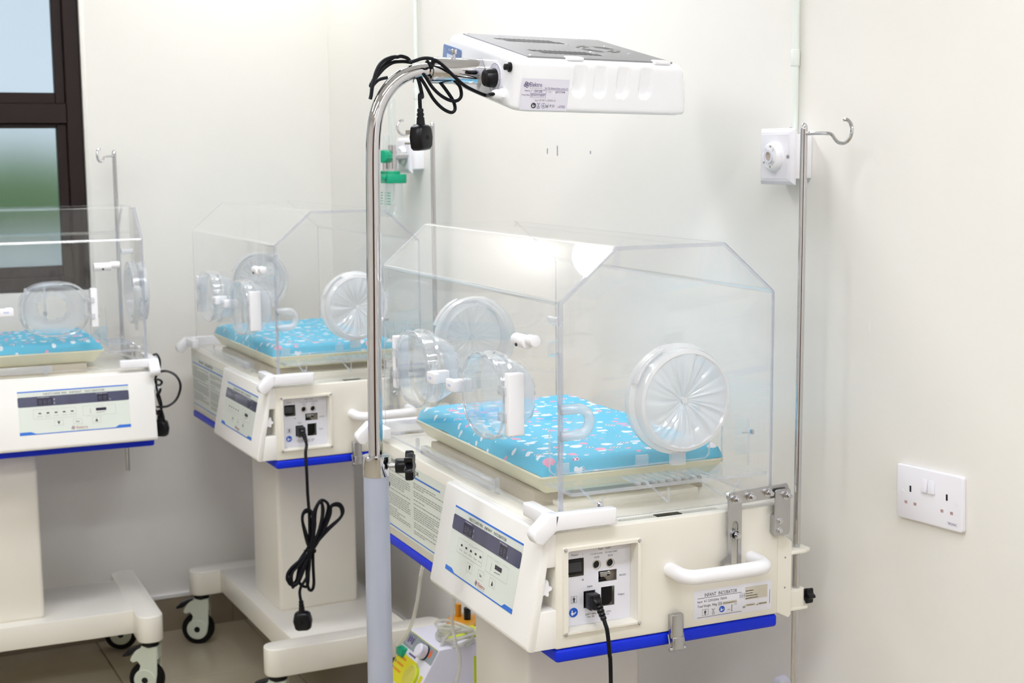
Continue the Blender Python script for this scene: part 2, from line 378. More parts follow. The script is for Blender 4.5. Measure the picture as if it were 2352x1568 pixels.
# outside
tag(MB().box(-9, -.6, -8, 5, -.6, -.5).build('ground', 'hedge', smooth=False), None, None); bpy.data.objects['ground']['kind'] = 'structure'
b = MB(); rnd = random.Random(3); n = 40; rings = []
for i in range(n+1):
    yy = -6+9*i/n; rings.append([(-3.2+rnd.uniform(-.12, .12)+dx, yy, z+rnd.uniform(-.10, .10)) for dx, z in ((0, -.5), (.15, .3), (.1, .9), (0, 1.25), (-.2, 1.52), (-.6, 1.55), (-1.1, 1.2), (-1.1, -.5))])
b.loft(rings); tag(b.build('hedge', 'hedge', ang=180), 'clipped green hedge outside the window', 'hedge')
tag(MB().box(-2.2, -2.05, -6, 3, -.5, 1.235).build('garden_wall', 'render_white', bev=.01), 'low pale garden wall outside the window', 'wall')
# ceiling lights
lp = None
for (x, y) in LAMPS:
    if lp is None:
        lp = empty('ceiling_light'); b = MB(); s_ = .15; t_ = .60
        for a in ((-s_-.02, s_+.02, -t_-.02, -t_), (-s_-.02, s_+.02, t_, t_+.02), (-s_-.02, -s_, -t_, t_), (s_, s_+.02, -t_, t_)): b.box(*a, -.025, 0)
        b.build('frame', 'lampframe', lp); MB().box(-s_, s_, -t_, t_, -.018, -.004).build('diffuser', 'lampglow', lp, smooth=False); o = lp
    else: o = copy_tree(lp)
    o.location = (x, y, CEIL)
    tag(o, 'long white LED panel light fixed to the ceiling', 'ceiling light', 'ceiling light panels')
o = empty('ceiling_lamp', Matrix.Translation((*CORNER_LAMP, CEIL)))
MB().lathe([(.155, 0), (.155, -.03), (.15, -.04)], (0, 0, 0), 'z', 40).build('lamp_base', 'lampframe', o)
MB().lathe([(.148, -.0405), (.14, -.06), (.10, -.075), (.0, -.08)], (0, 0, 0), 'z', 40, cap=False).build('lamp_diffuser', 'lampglow_round', o)
tag(o, 'round white ceiling lamp in the corner above the wall outlet', 'ceiling light')
# door behind the viewer (shows in the chrome)
d = struct(empty('door_1')); MB().box(RX-.04, RX, -2.298, -1.4, 0, 2.1).build('door_leaf', 'doorwood', d, bev=.004); MB().box(RX-.04, RX, -3.2, -2.302, 0, 2.1).build('door_leaf', 'doorwood', d, bev=.004)
b = MB(); b.box(RX-.06, RX, -3.28, -3.2, 0, 2.18); b.box(RX-.06, RX, -1.4, -1.32, 0, 2.18); b.box(RX-.06, RX, -3.2, -1.4, 2.1, 2.18); b.build('door_frame', 'darkbrown', d)
b = MB(); b.tube([(RX-.04, -2.22, 1.02), (RX-.10, -2.22, 1.02), (RX-.10, -2.10, 1.02)], .01); b.build('door_handle', 'chrome', d)

# ================================================================== WALL FIXTURES
# near oxygen outlet, far outlet
def outlet(px_tl, px_br, label):
    a = at(FW, px_tl, 'y', -.005); c2 = at(FW, px_br, 'y', -.005); cx, cz = (a.x+c2.x)/2, (a.z+c2.z)/2
    o = empty('oxygen_outlet', Matrix.Translation((cx, WY, cz)))
    MB().box(-.045, .045, -.042, .0, -.040, .040).build('back_box', 'white', o, bev=.003)
    b = MB(); b.hull8((-.051, .051, -.051, .051), (-.044, .044, -.044, .044), 0, .006); b.box(-.051, .051, -.051, .051, -.003, 0)
    b.build('faceplate', 'socketwhite', o, bev=.001, M=Matrix.Translation((0, -.043, 0)) @ Matrix.Rotation(PI/2, 4, 'X'))
    b = MB(); b.box(-.0395, .0395, -.0500, -.0488, -.0405, .0405); b.build('faceplate_panel', 'socketwhite', o, bev=.0005, seg=1)
    b = MB(); b.lathe([(.0275, 0), (.0275, .003), (.0255, .010), (.0215, .0135), (.013, .014)], (0, -.049, 0), (0, -1, 0), 40); v = b.build('valve_body', 'white', o)
    b = MB(); b.lathe([(.0125, 0), (.0125, .003), (.0085, .003), (.0085, -.010)], (0, -.0632, 0), (0, -1, 0), 28, cap=False); b.build('valve_ring', 'devwhite', v)
    MB().cyl((0, -.0600, 0), (0, -1, 0), .0088, .0036).build('valve_core', 'beige', v)
    MB().cyl((.0385, -.0498, 0), (0, -1, 0), .0035, .001, 12).build('screw', 'steel', o)
    for a_ in (80, -80, 215): MB().cyl((.0185*math.cos(math.radians(a_)), -.0624, .0185*math.sin(math.radians(a_))), (0, -1, 0), .0022, .001, 10).build('screw', 'pinbrass', v)
    pr = Print(lambda u, v_, l: (u, -.0632-l, v_))
    for (s_, ang) in (('O2', -45), ('O2', 135), ('15', 45)):
        ca, sa = math.cos(math.radians(ang)), math.sin(math.radians(ang)); vs, fs, L = txt_geo(s_); k = .0052/.7
        t = math.radians(45 if ang != 45 else 20); pr.mi('inkgrey')
        pr.mb.add([pr.fn(.0165*ca+((x-L/2)*math.cos(t)-(y-.35)*math.sin(t))*k, .0165*sa+((x-L/2)*math.sin(t)+(y-.35)*math.cos(t))*k, .0004) for x, y in vs], fs)
    pr.build('lettering', v)
    tag(o, label, 'gas outlet'); return o
outlet((1741.2, 295.4), (1819.4, 425.4), 'square white oxygen outlet on wall box with nothing plugged in, beside drip pole hook')
o2 = at(FW, (940.5, 356), 'y', -.005)
px_w = .102
out2 = outlet((0, 0), (1, 1), 'white oxygen outlet on wall box behind the green flowmeter'); out2.location = (o2.x-.051, WY, 1.583)
def pipe(u, label, xx=None):
    p = at(FW, u, 'y', WY-.011); z = 1.62
    o = empty('oxygen_pipe', Matrix.Translation((p.x, WY-.009, z)))
    MB().cyl((0, 0, 0), 'z', .0068, CEIL-z, 20).build('pipe', 'pipepaint', o)
    MB().cyl((0, 0, .125), 'z', .0084, .030, 20).build('coupling', 'pipepaint', o, bev=.001)
    MB().cyl((0, -.006, .012), 'y', .003, -.003, 10).build('screw', 'steel', o)
    tag(o, label, 'pipe')
pipe((1826, 60), 'thin cream painted pipe rising from the oxygen outlet that has nothing plugged in')
pipe((952, 60), 'thin cream painted pipe rising from the oxygen outlet with the flowmeter')
# flowmeter with humidifier bottle
fx, fy = out2.location.x, WY
o = empty('oxygen_flowmeter', Matrix.Translation((out2.location.x+.030, -.050, 1.583)))
b = MB(); b.cyl((0, 0, 0), 'y', .011, .075, 20); b.build('probe', 'chrome', o)
b = MB(); b.cyl((0, 0, -.045), 'z', .013, .075, 24); b.cyl((0, 0, -.048), 'z', .017, .010, 6); b.cyl((-.048, 0, -.045), 'z', .012, .060, 24); b.cyl((-.048, 0, -.048), 'z', .016, .010, 6); b.tube([(-.048, 0, -.01), (0, 0, -.01)], .008); b.build('manifold', 'chrome', o)
MB().lathe([(.0115, .03), (.0115, .15), (.009, .165), (.004, .168)], (0, 0, 0), 'z', 24).build('flow_tube', 'bottle', o)
MB().lathe([(.0105, .015), (.0105, .05), (.008, .06)], (-.048, 0, 0), 'z', 24).build('flow_tube', 'bottle', o)
b = MB(); 
b.loft([[(.018+h, (.017+.002*(k % 2))*math.cos(2*PI*k/24), -.002+(.017+.002*(k % 2))*math.sin(2*PI*k/24)) for k in range(24)] for h in (0, .026)]); b.build('control_knob', 'green', o, bev=.001, M=Matrix.Rotation(-1.1, 4, 'Z'))
b = MB(); b.prism(rrect(-.083, .040, -.032, .032, .016), 'z', -.079, -.053); b.cyl((0, 0, -.057), 'z', .022, .013, 24); b.cyl((-.048, 0, -.057), 'z', .022, .013, 24); b.tube([(.02, -.02, -.063), (.03, -.043, -.063)], .007); b.build('bottle_cap', 'green', o, bev=.002)
for cx in (.008, -.052):
    bt = MB().lathe([(.027, -.079), (.027, -.170), (.024, -.176), (.0, -.176)], (cx, 0, 0), 'z', 28, cap=False).build('humidifier_bottle', 'bottle', o)
    pr = Print(lambda u, v_, l, cx=cx: (cx+.0275*math.sin(u/.0275), -.0275*math.cos(u/.0275), v_))
    for k in range(5):
        for q in range(3): pr.rect(-.026+.018*q, -.026+.018*q+.012, -.108-.008*k, -.1055-.008*k, 'green')
    pr.build('markings', bt)
tag(o, 'clear oxygen flowmeter and humidifier bottle with green cap and knob on wall outlet', 'flowmeter')
# double socket
ps = [at(FW, u, 'y', WY-.010) for u in ((2059.5, 1063), (2210, 1095.5), (2208, 1226), (2058, 1185))]
c_ = sum(ps, Vector())/4; til = .038; sw, sh = .1545, .092
o = empty('double_socket', Matrix.Translation((c_.x, WY, c_.z)) @ Matrix.Rotation(-til, 4, 'Y'))
MB().prism(rrect(-sw/2, sw/2, -sh/2, sh/2, .005), 'y', -.0095, 0.0).build('faceplate', 'socketwhite', o, bev=.002, ang=60)
for sx in (-.0075, .0095):
    MB().add([(sx-.0065, -.010, .030), (sx+.0065, -.010, .030), (sx+.0065, -.010, .008), (sx-.0065, -.010, .008), (sx-.0065, -.0105, .030), (sx+.0065, -.0105, .030), (sx+.0065, -.0145, .008), (sx-.0065, -.0145, .008)],
             [(0, 1, 2, 3), (4, 7, 6, 5), (0, 4, 5, 1), (1, 5, 6, 2), (2, 6, 7, 3), (3, 7, 4, 0)]).build('rocker', 'socketwhite', o, bev=.0006)
for cx in (-.043, .043):
    MB().box(cx-.002, cx+.002, -.0097, -.009, .002, .0125).build('earth_slot', 'blackmatte', o)
    for k in (-.011, .011): MB().box(cx+k-.0032, cx+k+.0032, -.0097, -.009, -.0195, -.0145).build('pin_slot', 'socketpink', o)
for cx in (-.064, .064): MB().cyl((cx, -.009, .0), (0, -1, 0), .004, .0012, 20).build('screw_cap', 'socketwhite', o)
pr = Print(lambda u, v_, l: (u, -.0097-l, v_)); pr.text('TRONIC', .046, -.0365, .0042, 'inkpurple', .021); pr.build('lettering', o)
tag(o, 'white double wall socket with two rocker switches, nothing plugged in', 'socket')
p = at(FW, (1784, 1578), 'y', WY-.02)
b = MB(); b.lathe([(.0, .026), (.008, .025), (.015, .021), (.0195, .014), (.0205, .0)], (p.x, WY, p.z), (0, -1, 0), 32, cap=False)
tag(b.build('wall_knob', 'devwhite'), 'smooth white round cap low on the wall behind the drip pole', 'cap')

# ================================================================== INCUBATOR
zbb, zbt, zt, zs, zho = .750, .774, .974, 1.352, 1.440
W_, L_ = -.44, -.90
HX0, HX1 = -.8765, -.009; HF, HR, HA = -.427, -.011, .1024
def steel_bolt(c, parent, r=.006, h=.012, ax=(1, 0, 0), name='bolt'):
    b = MB(); b.cyl(c, ax, r*1.5, .002, 20); b.cyl(c, ax, r*1.1, h*.6, 6); b.cyl(c, ax, r*.8, h, 16); return b.build(name, 'chrome', parent)
def caster(parent, x, y):
    M = Matrix.Translation((x, y, .17))
    b = MB(); 
    side = [(-.026, -.016), (.018, -.016), (.036, -.026), (.052, -.045), (.058, -.058), (.050, -.066), (.036, -.060), (.026, -.074)]
    hub = [(.014+.034*math.cos(math.radians(a)), -.118+.034*math.sin(math.radians(a))) for a in range(60, -181, -15)]
    poly = side + hub + [(-.023, -.10)]
    b.prism(poly, 'y', -.021, -.016); b.prism(poly, 'y', .016, .021); b.prism([(-.026, -.016), (.022, -.016), (.040, -.026), (.052, -.046), (-.027, -.055)], 'y', -.017, .017)
    f = b.build('caster', 'casterbody', parent, bev=.0015, seg=1, M=M)
    MB().lathe([(.020, -.020), (.025, -.014), (.025, -.004), (.020, 0)], (0, 0, 0), 'z', 24).build('collar', 'black', f)
    b = MB(); b.lathe([(.034, -.014), (.048, -.014), (.052, -.009), (.052, .009), (.048, .014), (.034, .014)], (.014, 0, -.118), 'y', 40); b.build('wheel', 'blackmatte', f)
    b = MB(); b.lathe([(.031, -.0225), (.033, -.021), (.033, .021), (.031, .0225)], (.014, 0, -.118), 'y', 32); b.build('hub_cover', 'casterbody', f)
    MB().cyl((.014, -.0235, -.118), 'y', .0095, .047, 20).build('axle_cap', 'black', f)
    b = MB(); b.prism([(.018, -.017), (.040, -.020), (.066, -.030), (.082, -.044), (.080, -.050), (.060, -.046), (.040, -.030), (.022, -.024)], 'y', -.018, .018); b.build('brake_pedal', 'black', f, bev=.002)
    return f
def facept(x, s, l=0):   # control panel face: x along, s metres down from its top edge
    dy, dz = -.0367, -.184; n = math.hypot(dy, dz); dy, dz = dy/n, dz/n
    return (x, -.4575+dy*s+dz*l, .969+dz*s-dy*l)
def make_incubator():
    R = empty('infant_incubator')
    # --- base
    for x0 in (-.075, -.905):
        MB().prism(rrect(x0, x0+.075, -.48, .045, .034, 6), 'z', .17, .25).build('base_beam', 'cream', R, bev=.004, ang=60)
    MB().box(-.832, -.073, -.39, -.05, .178, .2485).build('base_plate', 'cream', R, bev=.003)
    for x in (-.037, -.868):
        for y in (-.443, .010): caster(R, x, y)
    MB().box(-.58, -.32, -.345, -.10, .245, .755).build('column', 'cream', R, bev=.012, seg=3)
    # --- body with a recess in its near end
    b = MB(); ya, yb, za, zb = -.418, -.2885, .803, .940; dx = -.055
    V = [(x, y, z) for x in (L_, 0) for y in (W_, 0) for z in (zbt, zt)] + [(0, y, z) for y in (ya, yb) for z in (za, zb)] + [(dx, y, z) for y in (ya, yb) for z in (za, zb)]
    F = [(0, 1, 3, 2), (0, 4, 5, 1), (2, 3, 7, 6), (0, 2, 6, 4), (1, 5, 7, 3), (4, 6, 10, 8), (6, 7, 11, 10), (7, 5, 9, 11), (5, 4, 8, 9),
         (8, 10, 14, 12), (10, 11, 15, 14), (11, 9, 13, 15), (9, 8, 12, 13), (12, 14, 15, 13)]
    b.add(V, F); body = b.build('body', 'cream', R, bev=.003, ang=60)
    b = MB(); b.box(L_, 0, W_, 0, zbb, zbt-.001); b.build('base_trim', 'blue', R, bev=.006, seg=3)
    # --- control panel housing
    prof = [(W_+.002, .970), (-.452, .9715), (-.4575, .969), (-.4942, .785), (-.4925, .779), (-.487, .776), (W_+.002, .776)]
    b = MB(); b.prism([(-.446, .9715), (-.452, .9715), (-.4575, .969), (-.4942, .785), (-.4925, .779), (-.487, .776), (-.478, .776)], 'x', -.44, 0)
    b.prism([(W_+.002, .9712), (-.447, .9712), (-.479, .7763), (W_+.002, .7763)], 'x', -.4397, -.048)
    b.prism([(W_+.002, .9712), (-.447, .9712), (-.4565, .9155), (W_+.002, .9155)], 'x', -.048, -.0004); b.prism([(W_+.002, .842), (-.469, .842), (-.479, .7763), (W_+.002, .7763)], 'x', -.048, -.0004)
    H = b.build('panel_housing', 'offwhite', R, bev=.002, ang=25)
    b = MB(); b.loft([[(-.046+h, -.4575+(.013+.003*math.cos(6*2*PI*k/36))*math.cos(2*PI*k/36)*sc, .878+(.013+.003*math.cos(6*2*PI*k/36))*math.sin(2*PI*k/36)*sc) for k in range(36)] for h, sc in ((.012, .9), (.020, 1), (.036, 1), (.040, .85))]); b.cyl((-.048, -.4575, .878), 'x', .008, .014)
    b.build('panel_knob', 'white', R)
    u0, u1, v0, v1 = -.3765, -.073, .0295, .152
    X = lambda u: u0+(u1-u0)*u; S = lambda v: v0+(v1-v0)*v
    pr = Print(lambda u, v, l: facept(u, -v, l))
    pr.rect(u0, u1, -v1, -v0, 'overlay', .0002); pr.build('overlay_sheet', H)
    pr = Print(lambda u, v, l: facept(u, -v, l))
    def r_(a, b2, c2, d2, m, lv=None): pr.rect(X(a), X(b2), -S(d2), -S(c2), m, lv)
    r_(0, 1, 0, .028, 'stripe'); r_(.13, .87, .975, .995, 'stripe')
    pr.poly([(X(0), -S(.925)), (X(.10), -S(.925)), (X(.145), -S(.975)), (X(.145), -S(.995)), (X(0), -S(.995))], 'stripe', .0005); pr.poly([(X(.855), -S(.975)), (X(.89), -S(.925)), (X(1), -S(.925)), (X(1), -S(.995)), (X(.855), -S(.995))], 'stripe', .0005)
    pr.poly([(X(.012), -S(.36)), (X(0), -S(.34)), (X(0), -S(.15)), (X(.012), -S(.13)), (X(.988), -S(.13)), (X(1), -S(.15)), (X(1), -S(.34)), (X(.988), -S(.36))], 'navy')
    pr.text('NESTCARE 900   INFANT   INCUBATOR', X(.23), -S(.108), .0056, 'ink', (u1-u0)*.55)
    r_(.17, .31, .175, .335, 'display', .0006); r_(.71, .81, .18, .335, 'display', .0006)
    for k in range(3): pr.text('8', X(.185+.04*k), -S(.315), .013, 'navy', .009)
    for k in range(2): pr.text('8', X(.722+.042*k), -S(.315), .013, 'navy', .009)
    pr.text('In Temperature', X(.18), -S(.165), .0026, 'labelwhite', .03); pr.text('Set Temperature', X(.70), -S(.165), .0026, 'labelwhite', .03)
    pr.text('%', X(.318), -S(.235), .004, 'labelwhite'); pr.text('C', X(.318), -S(.32), .004, 'labelwhite'); pr.text('C', X(.82), -S(.32), .004, 'labelwhite')
    pr.box(X(.13), X(.51), -S(.65), -S(.43), 'inkgrey'); r_(.27, .38, .42, .45, 'overlay', .0007); pr.text('Alarm', X(.29), -S(.45), .003, 'ink', .018)
    for k, t in enumerate(('Power', 'Sensor', 'Air Flow', 'Temp', 'Over Temp')):
        r_(.175+.072*k, .20+.072*k, .505, .535, 'ink', .0007); pr.text(t, X(.188+.072*k), -S(.60), .0028, 'inkgrey', .015, True)
    pr.box(X(.57), X(.87), -S(.66), -S(.43), 'inkgrey'); r_(.65, .79, .42, .45, 'overlay', .0007); pr.text('Heat Power', X(.67), -S(.45), .003, 'ink', .026)
    r_(.69, .785, .49, .555, 'display', .0007); pr.line(X(.69), -S(.60), X(.77), -S(.59), .0009, 'ink')
    for k in range(4): pr.text('S', X(.635), -S(.52+.03*k), .003, 'inkgrey', .003)
    for u_, t in ((.35, 'd'), (.52, 's'), (.69, 'u')):
        pr.box(X(u_-.04), X(u_+.04), -S(.83), -S(.70), 'inkgrey'); c0, c1 = X(u_), -S(.765)
        if t == 'd': pr.poly([(c0-.004, c1+.0045), (c0+.004, c1+.0045), (c0, c1-.005)], 'ink', .0007)
        if t == 'u': pr.poly([(c0-.004, c1-.0045), (c0+.004, c1-.0045), (c0, c1+.005)], 'ink', .0007)
        if t == 's': pr.text('Set', c0, c1-.0028, .0055, 'ink', .010, True)
    pr.logo(X(.475), -S(.905), .0055, 'inkpurple', 'inkred'); pr.text('Elektro', X(.505), -S(.93), .0068, 'inkred', .030); pr.text('G E N E S I S', X(.508), -S(.962), .0024, 'inkgrey', .028)
    pr.build('lettering', H)
    # --- instruction sheet on the front
    pr = Print(lambda u, v, l: (u, W_-l, v)); pr.rect(-.888, -.447, .7925, .951, 'overlay', .0002); lb = pr.build('instruction_sheet', R)
    pr = Print(lambda u, v, l: (u, W_-l, v)); pr.rect(-.882, -.517, .9290, .9325, 'stripe'); pr.rect(-.882, -.50, .797, .7995, 'stripe'); pr.text('INFANT   INCUBATOR', -.80, .9375, .0085, 'ink', .165)
    rr = random.Random(5)
    for col0, col1 in ((-.878, -.688), (-.668, -.455)):
        z = .918; k = 0
        while z > .806:
            ln = rr.choice((.25, .55, .8, .95, 1, 1)); u = col0
            while u < col0+(col1-col0)*ln:
                wd = rr.uniform(.006, .018); pr.rect(u, min(col1, u+wd), z, z+.0019, 'inkgrey'); u += wd+.0028
            k += 1; z -= .0046 if rr.random() > .22 else .0085
    pr.build('lettering', lb)
    # --- power inlet: frame, white panel with cut-outs, components
    b = MB(); b.loft([[(0, u, v) for u, v in rrect(-.4285, -.2805, .797, .9475, .003, 3)], [(.005, u, v) for u, v in rrect(-.427, -.282, .7985, .946, .003, 3)], [(.005, u, v) for u, v in rrect(ya-.001, yb+.001, za-.001, zb+.001, .003, 3)], [(-.006, u, v) for u, v in rrect(ya+.001, yb-.001, za+.001, zb-.001, .002, 3)]], cap=False)
    fr = b.build('inlet_frame', 'cream', R, ang=50)
    for y, z in ((-.4235, .9435), (-.2845, .9435), (-.2845, .7995), (-.4235, .7995)):
        b = MB(); b.lathe([(.0034, 0), (.0032, .0012), (.002, .0018)], (.0048, y, z), 'x', 14); b.build('screw', 'chrome', fr)
    holes = [(-.4063, -.3775, .8885, .9195), (-.350, -.3148, .8725, .8920), (-.3783, -.3558, .8312, .8610), (-.3450, -.3190, .8297, .8636)]
    ys = sorted({ya+.0005, yb-.0005, *[h[0] for h in holes], *[h[1] for h in holes]}); zs_ = sorted({za+.0005, zb-.0005, *[h[2] for h in holes], *[h[3] for h in holes]})
    b = MB(); px0 = -.020
    for i in range(len(ys)-1):
        for j in range(len(zs_)-1):
            cy, cz = (ys[i]+ys[i+1])/2, (zs_[j]+zs_[j+1])/2
            if not any(h[0] < cy < h[1] and h[2] < cz < h[3] for h in holes): b.box(px0-.002, px0, ys[i], ys[i+1], zs_[j], zs_[j+1])
    pl = b.build('inlet_panel', 'labelwhite', R, smooth=False)
    MB().box(-.036, -.034, ya+.001, yb-.001, za+.001, zb-.001).build('inlet_backing', 'beige', R, smooth=False)
    b = MB(); b.box(-.034, -.019, -.4105+.0015, -.3815, .8925, .9185); sw_ = b.build('power_switch', 'black', R, bev=.001)
    b = MB(); b.add([(-.019, -.4085, .897), (-.019, -.3845, .897), (-.019, -.3845, .9145), (-.019, -.4085, .9145), (-.013, -.4085, .899), (-.013, -.3845, .899), (-.016, -.3845, .9145), (-.016, -.4085, .9145)], [(3, 2, 1, 0), (4, 5, 6, 7), (0, 1, 5, 4), (1, 2, 6, 5), (2, 3, 7, 6), (3, 0, 4, 7)]); b.build('rocker', 'ink', sw_, bev=.0008)
    for y in (-.3533, -.3274):
        b = MB(); b.lathe([(.0080, 0), (.0080, .0008), (.0068, .0008), (.0066, -.004)], (px0, y, .9042), 'x', 28, cap=False); b.add([(px0-.004+.0002, y+.0066*math.cos(2*PI*k/20), .9042+.0066*math.sin(2*PI*k/20)) for k in range(20)], [tuple(range(20))]); f = b.build('fuse_holder', 'beige', R)
        MB().cyl((px0-.0019, y-.0016, .9050), 'x', .0064, .0022, 20).build('fuse_cap', 'black', f)
    b = MB(); b.box(-.034, -.030, -.349, -.323, .879, .8915); c9 = b.build('serial_port', 'black', R)
    b = MB(); b.prism([(-.346, .889), (-.331, .889), (-.3325, .8805), (-.3445, .8805)], 'x', -.032, -.023); b.build('connector_shell', 'steel', c9, bev=.0008)
    for k in range(5): MB().cyl((-.0235, -.3438+.0026*k, .8866), 'x', .0007, .001, 6).build('pin_hole', 'black', c9)
    for k in range(4): MB().cyl((-.0235, -.3425+.0026*k, .8832), 'x', .0007, .001, 6).build('pin_hole', 'black', c9)
    steel_bolt((-.030, -.3265, .8853), c9, .002, .006, name='screw')
    MB().prism([(-.349, .8725), (-.330, .8725), (-.3345, .8772), (-.342, .8785)], 'x', -.034, -.026).build('cable_clip', 'black', R)
    MB().box(-.034, -.021, -.3780, -.3562, .8316, .8606).build('input_socket', 'black', R, bev=.001)
    b = MB(); b.prism([(-.3448, .8318), (-.329, .8318), (-.3235, .8375), (-.3235, .8632), (-.3448, .8632)], 'x', -.034, -.0215); b.build('output_socket', 'blackmatte', R)
    pr = Print(lambda u, v, l: (px0+l, u, v))
    pr.text('Power', -.4005, .9245, .0034, 'ink', .0125); pr.text('I', -.3805, .9235, .0034, 'ink'); pr.ring(-.3797, .8815, .0016, .0005, 'ink', 12)
    pr.text('Fuse', -.3505, .9295, .0034, 'ink', .0085); pr.text('5x20', -.3365, .9295, .0030, 'ink', .009)
    for u in (-.365, -.3372): pr.text('F 3.15A H 250V', u, .9222, .0027, 'ink', .0228)
    for u in (-.3533, -.3274): pr.box(u-.004, u+.004, .9158, .9188, 'ink', .0003); pr.line(u-.0055, .9173, u+.0055, .9173, .0003, 'ink')
    pr.text('RS-232', -.3098, .8790, .0030, 'ink', .0122); pr.text('Input', -.3715, .8672, .0034, 'ink', .0098); pr.text('Output', -.3130, .8455, .0034, 'ink', .0125)
    pr.text('220V~ 50Hz', -.3758, .8187, .0029, 'ink', .0215); pr.text('Max  8A', -.3718, .8142, .0029, 'ink', .0138)
    pr.text('220V~ 50Hz', -.3480, .8187, .0029, 'ink', .0215); pr.text('Max  1A', -.3440, .8142, .0029, 'ink', .0138)
    pr.box(-.4020, -.3912, .8431, .8552, 'ink', .0004); pr.man(-.3966, .8490, .0105, 'ink'); pr.manual(-.3975, .8270, .0083, 'blueicon')
    pr.build('lettering', pl)
    # --- handles at both ends
    hp = [(-.004, -.222, .884), (.020, -.222, .884), (.038, -.221, .8835), (.050, -.214, .883), (.054, -.200, .8825), (.054, -.14, .882), (.054, -.080, .8825), (.050, -.066, .883), (.038, -.059, .8835), (.020, -.058, .884), (-.004, -.058, .884)]
    hp = spline(hp, 4); MB().tube(hp, .0128, 16).build('handle', 'white', R); MB().tube([(L_-p.x, p.y, p.z) for p in hp], .0128, 16).build('handle', 'white', R)
    # --- rating label
    pr = Print(lambda u, v, l: (l, u, v)); pr.poly(rrect(-.1752, -.0140, .786, .8385, .003, 4), 'labelwhite', .0003); lab = pr.build('rating_label', R)
    pr = Print(lambda u, v, l: (l, u, v)); Y = lambda k: -.1752+.1612*k; Zf = lambda k: .8385-.0525*k
    pr.text('INFANT  INCUBATOR', Y(.14), Zf(.235), .0062, 'ink', .066); pr.line(Y(.05), Zf(.27), Y(.61), Zf(.27), .0007, 'ink'); pr.line(Y(.05), Zf(.925), Y(.61), Zf(.925), .0007, 'ink')
    pr.text('Input  AC 220V/50Hz  700VA', Y(.05), Zf(.42), .0042, 'ink', .060); pr.text('Total Weight  90kg', Y(.05), Zf(.58), .0042, 'ink', .039)
    pr.box(Y(.31), Y(.355), Zf(.595), Zf(.49), 'ink'); pr.text('SN', Y(.318), Zf(.575), .0035, 'ink', .0055); pr.rect(Y(.37), Y(.55), Zf(.60), Zf(.50), 'labelbeige'); pr.rect(Y(.375), Y(.53), Zf(.565), Zf(.545), 'inkgrey', .0005)
    pr.box(Y(.11), Y(.185), Zf(.875), Zf(.66), 'ink'); pr.man(Y(.1475), Zf(.77), .0095, 'ink'); pr.bin(Y(.25), Zf(.77), .0105, 'ink'); pr.manual(Y(.36), Zf(.745), .0058, 'blueicon')
    pr.line(Y(.485), Zf(.85), Y(.485), Zf(.64), .0009, 'ink'); pr.line(Y(.485), Zf(.70), Y(.515), Zf(.64), .0004, 'inkgrey'); pr.text('55C', Y(.52), Zf(.66), .0022, 'ink'); pr.text('-20C', Y(.425), Zf(.82), .0022, 'ink'); pr.disc(Y(.485), Zf(.85), .0011, 'ink', .0007, 10)
    pr.box(Y(.585), Y(.65), Zf(.47), Zf(.31), 'ink'); pr.text('UDI', Y(.592), Zf(.43), .004, 'ink', .009); pr.rect(Y(.655), Y(.945), Zf(.56), Zf(.12), 'labelbeige')
    for k, ln in enumerate((.10, .09, .15, .16)): pr.rect(Y(.665), Y(.665+ln), Zf(.27+.085*k), Zf(.245+.085*k), 'inkgrey', .0005)
    pr.rect(Y(.67), Y(.785), Zf(.79), Zf(.71), 'labelbeige'); pr.rect(Y(.815), Y(.94), Zf(.80), Zf(.72), 'labelbeige')
    pr.rect(Y(.68), Y(.775), Zf(.765), Zf(.745), 'inkgrey', .0005); pr.rect(Y(.835), Y(.93), Zf(.77), Zf(.75), 'inkgrey', .0005)
    pr.poly([(Y(.625), Zf(.83)), (Y(.625), Zf(.77)), (Y(.645), Zf(.76)), (Y(.645), Zf(.79)), (Y(.66), Zf(.72)), (Y(.66), Zf(.83))], 'inkgrey', .0005); pr.rect(Y(.805), Y(.818), Zf(.80), Zf(.77), 'ink'); pr.line(Y(.975), Zf(.32), Y(.975), Zf(.80), .0007, 'ink')
    pr.build('lettering', lab)
    # --- toggle latch
    b = MB(); b.loft([[(x, y, z) for x, y in ((.001, -.2255), (.010, -.2255), (.0125, -.221), (.0125, -.205), (.010, -.2005), (.001, -.2005))] for z in (.806, .765)]); b.loft([[(x, y, z) for x, y in ((.004, -.2225), (.012, -.2225), (.014, -.218), (.014, -.205), (.012, -.2005), (.004, -.2005))] for z in (.766, .744)])
    b.box(-.002, .004, -.222, -.2015, .742, .775); b.tube([(.004, -.2275, .771), (.010, -.2275, .752), (.006, -.2235, .744)], .0016, 8); b.tube([(.004, -.1985, .771), (.010, -.1985, .752), (.006, -.2025, .744)], .0016, 8)
    lt = b.build('latch', 'steel', R, bev=.001, seg=1); MB().cyl((.008, -.2275, .7445), 'y', .004, .031, 14).build('latch_pivot', 'steel', lt)
    # --- steel hinge linkage at the rear of the near end
    b = MB()
    st = [(-.1135, 1.001), (-.1105, 1.007), (-.100, 1.010), (-.0895, 1.007), (-.0865, 1.001), (-.0865, .868), (-.0935, .868), (-.0935, .951), (-.0965, .957), (-.100, .959), (-.1035, .957), (-.1065, .951), (-.1065, .880), (-.112, .884), (-.118, .884), (-.121, .882), (-.121, .870), (-.128, .870), (-.128, .889), (-.120, .894), (-.1135, .899)]
    b.prism(st, 'x', .009, .0125); lk = b.build('hinge_strip', 'steel', R, smooth=False)
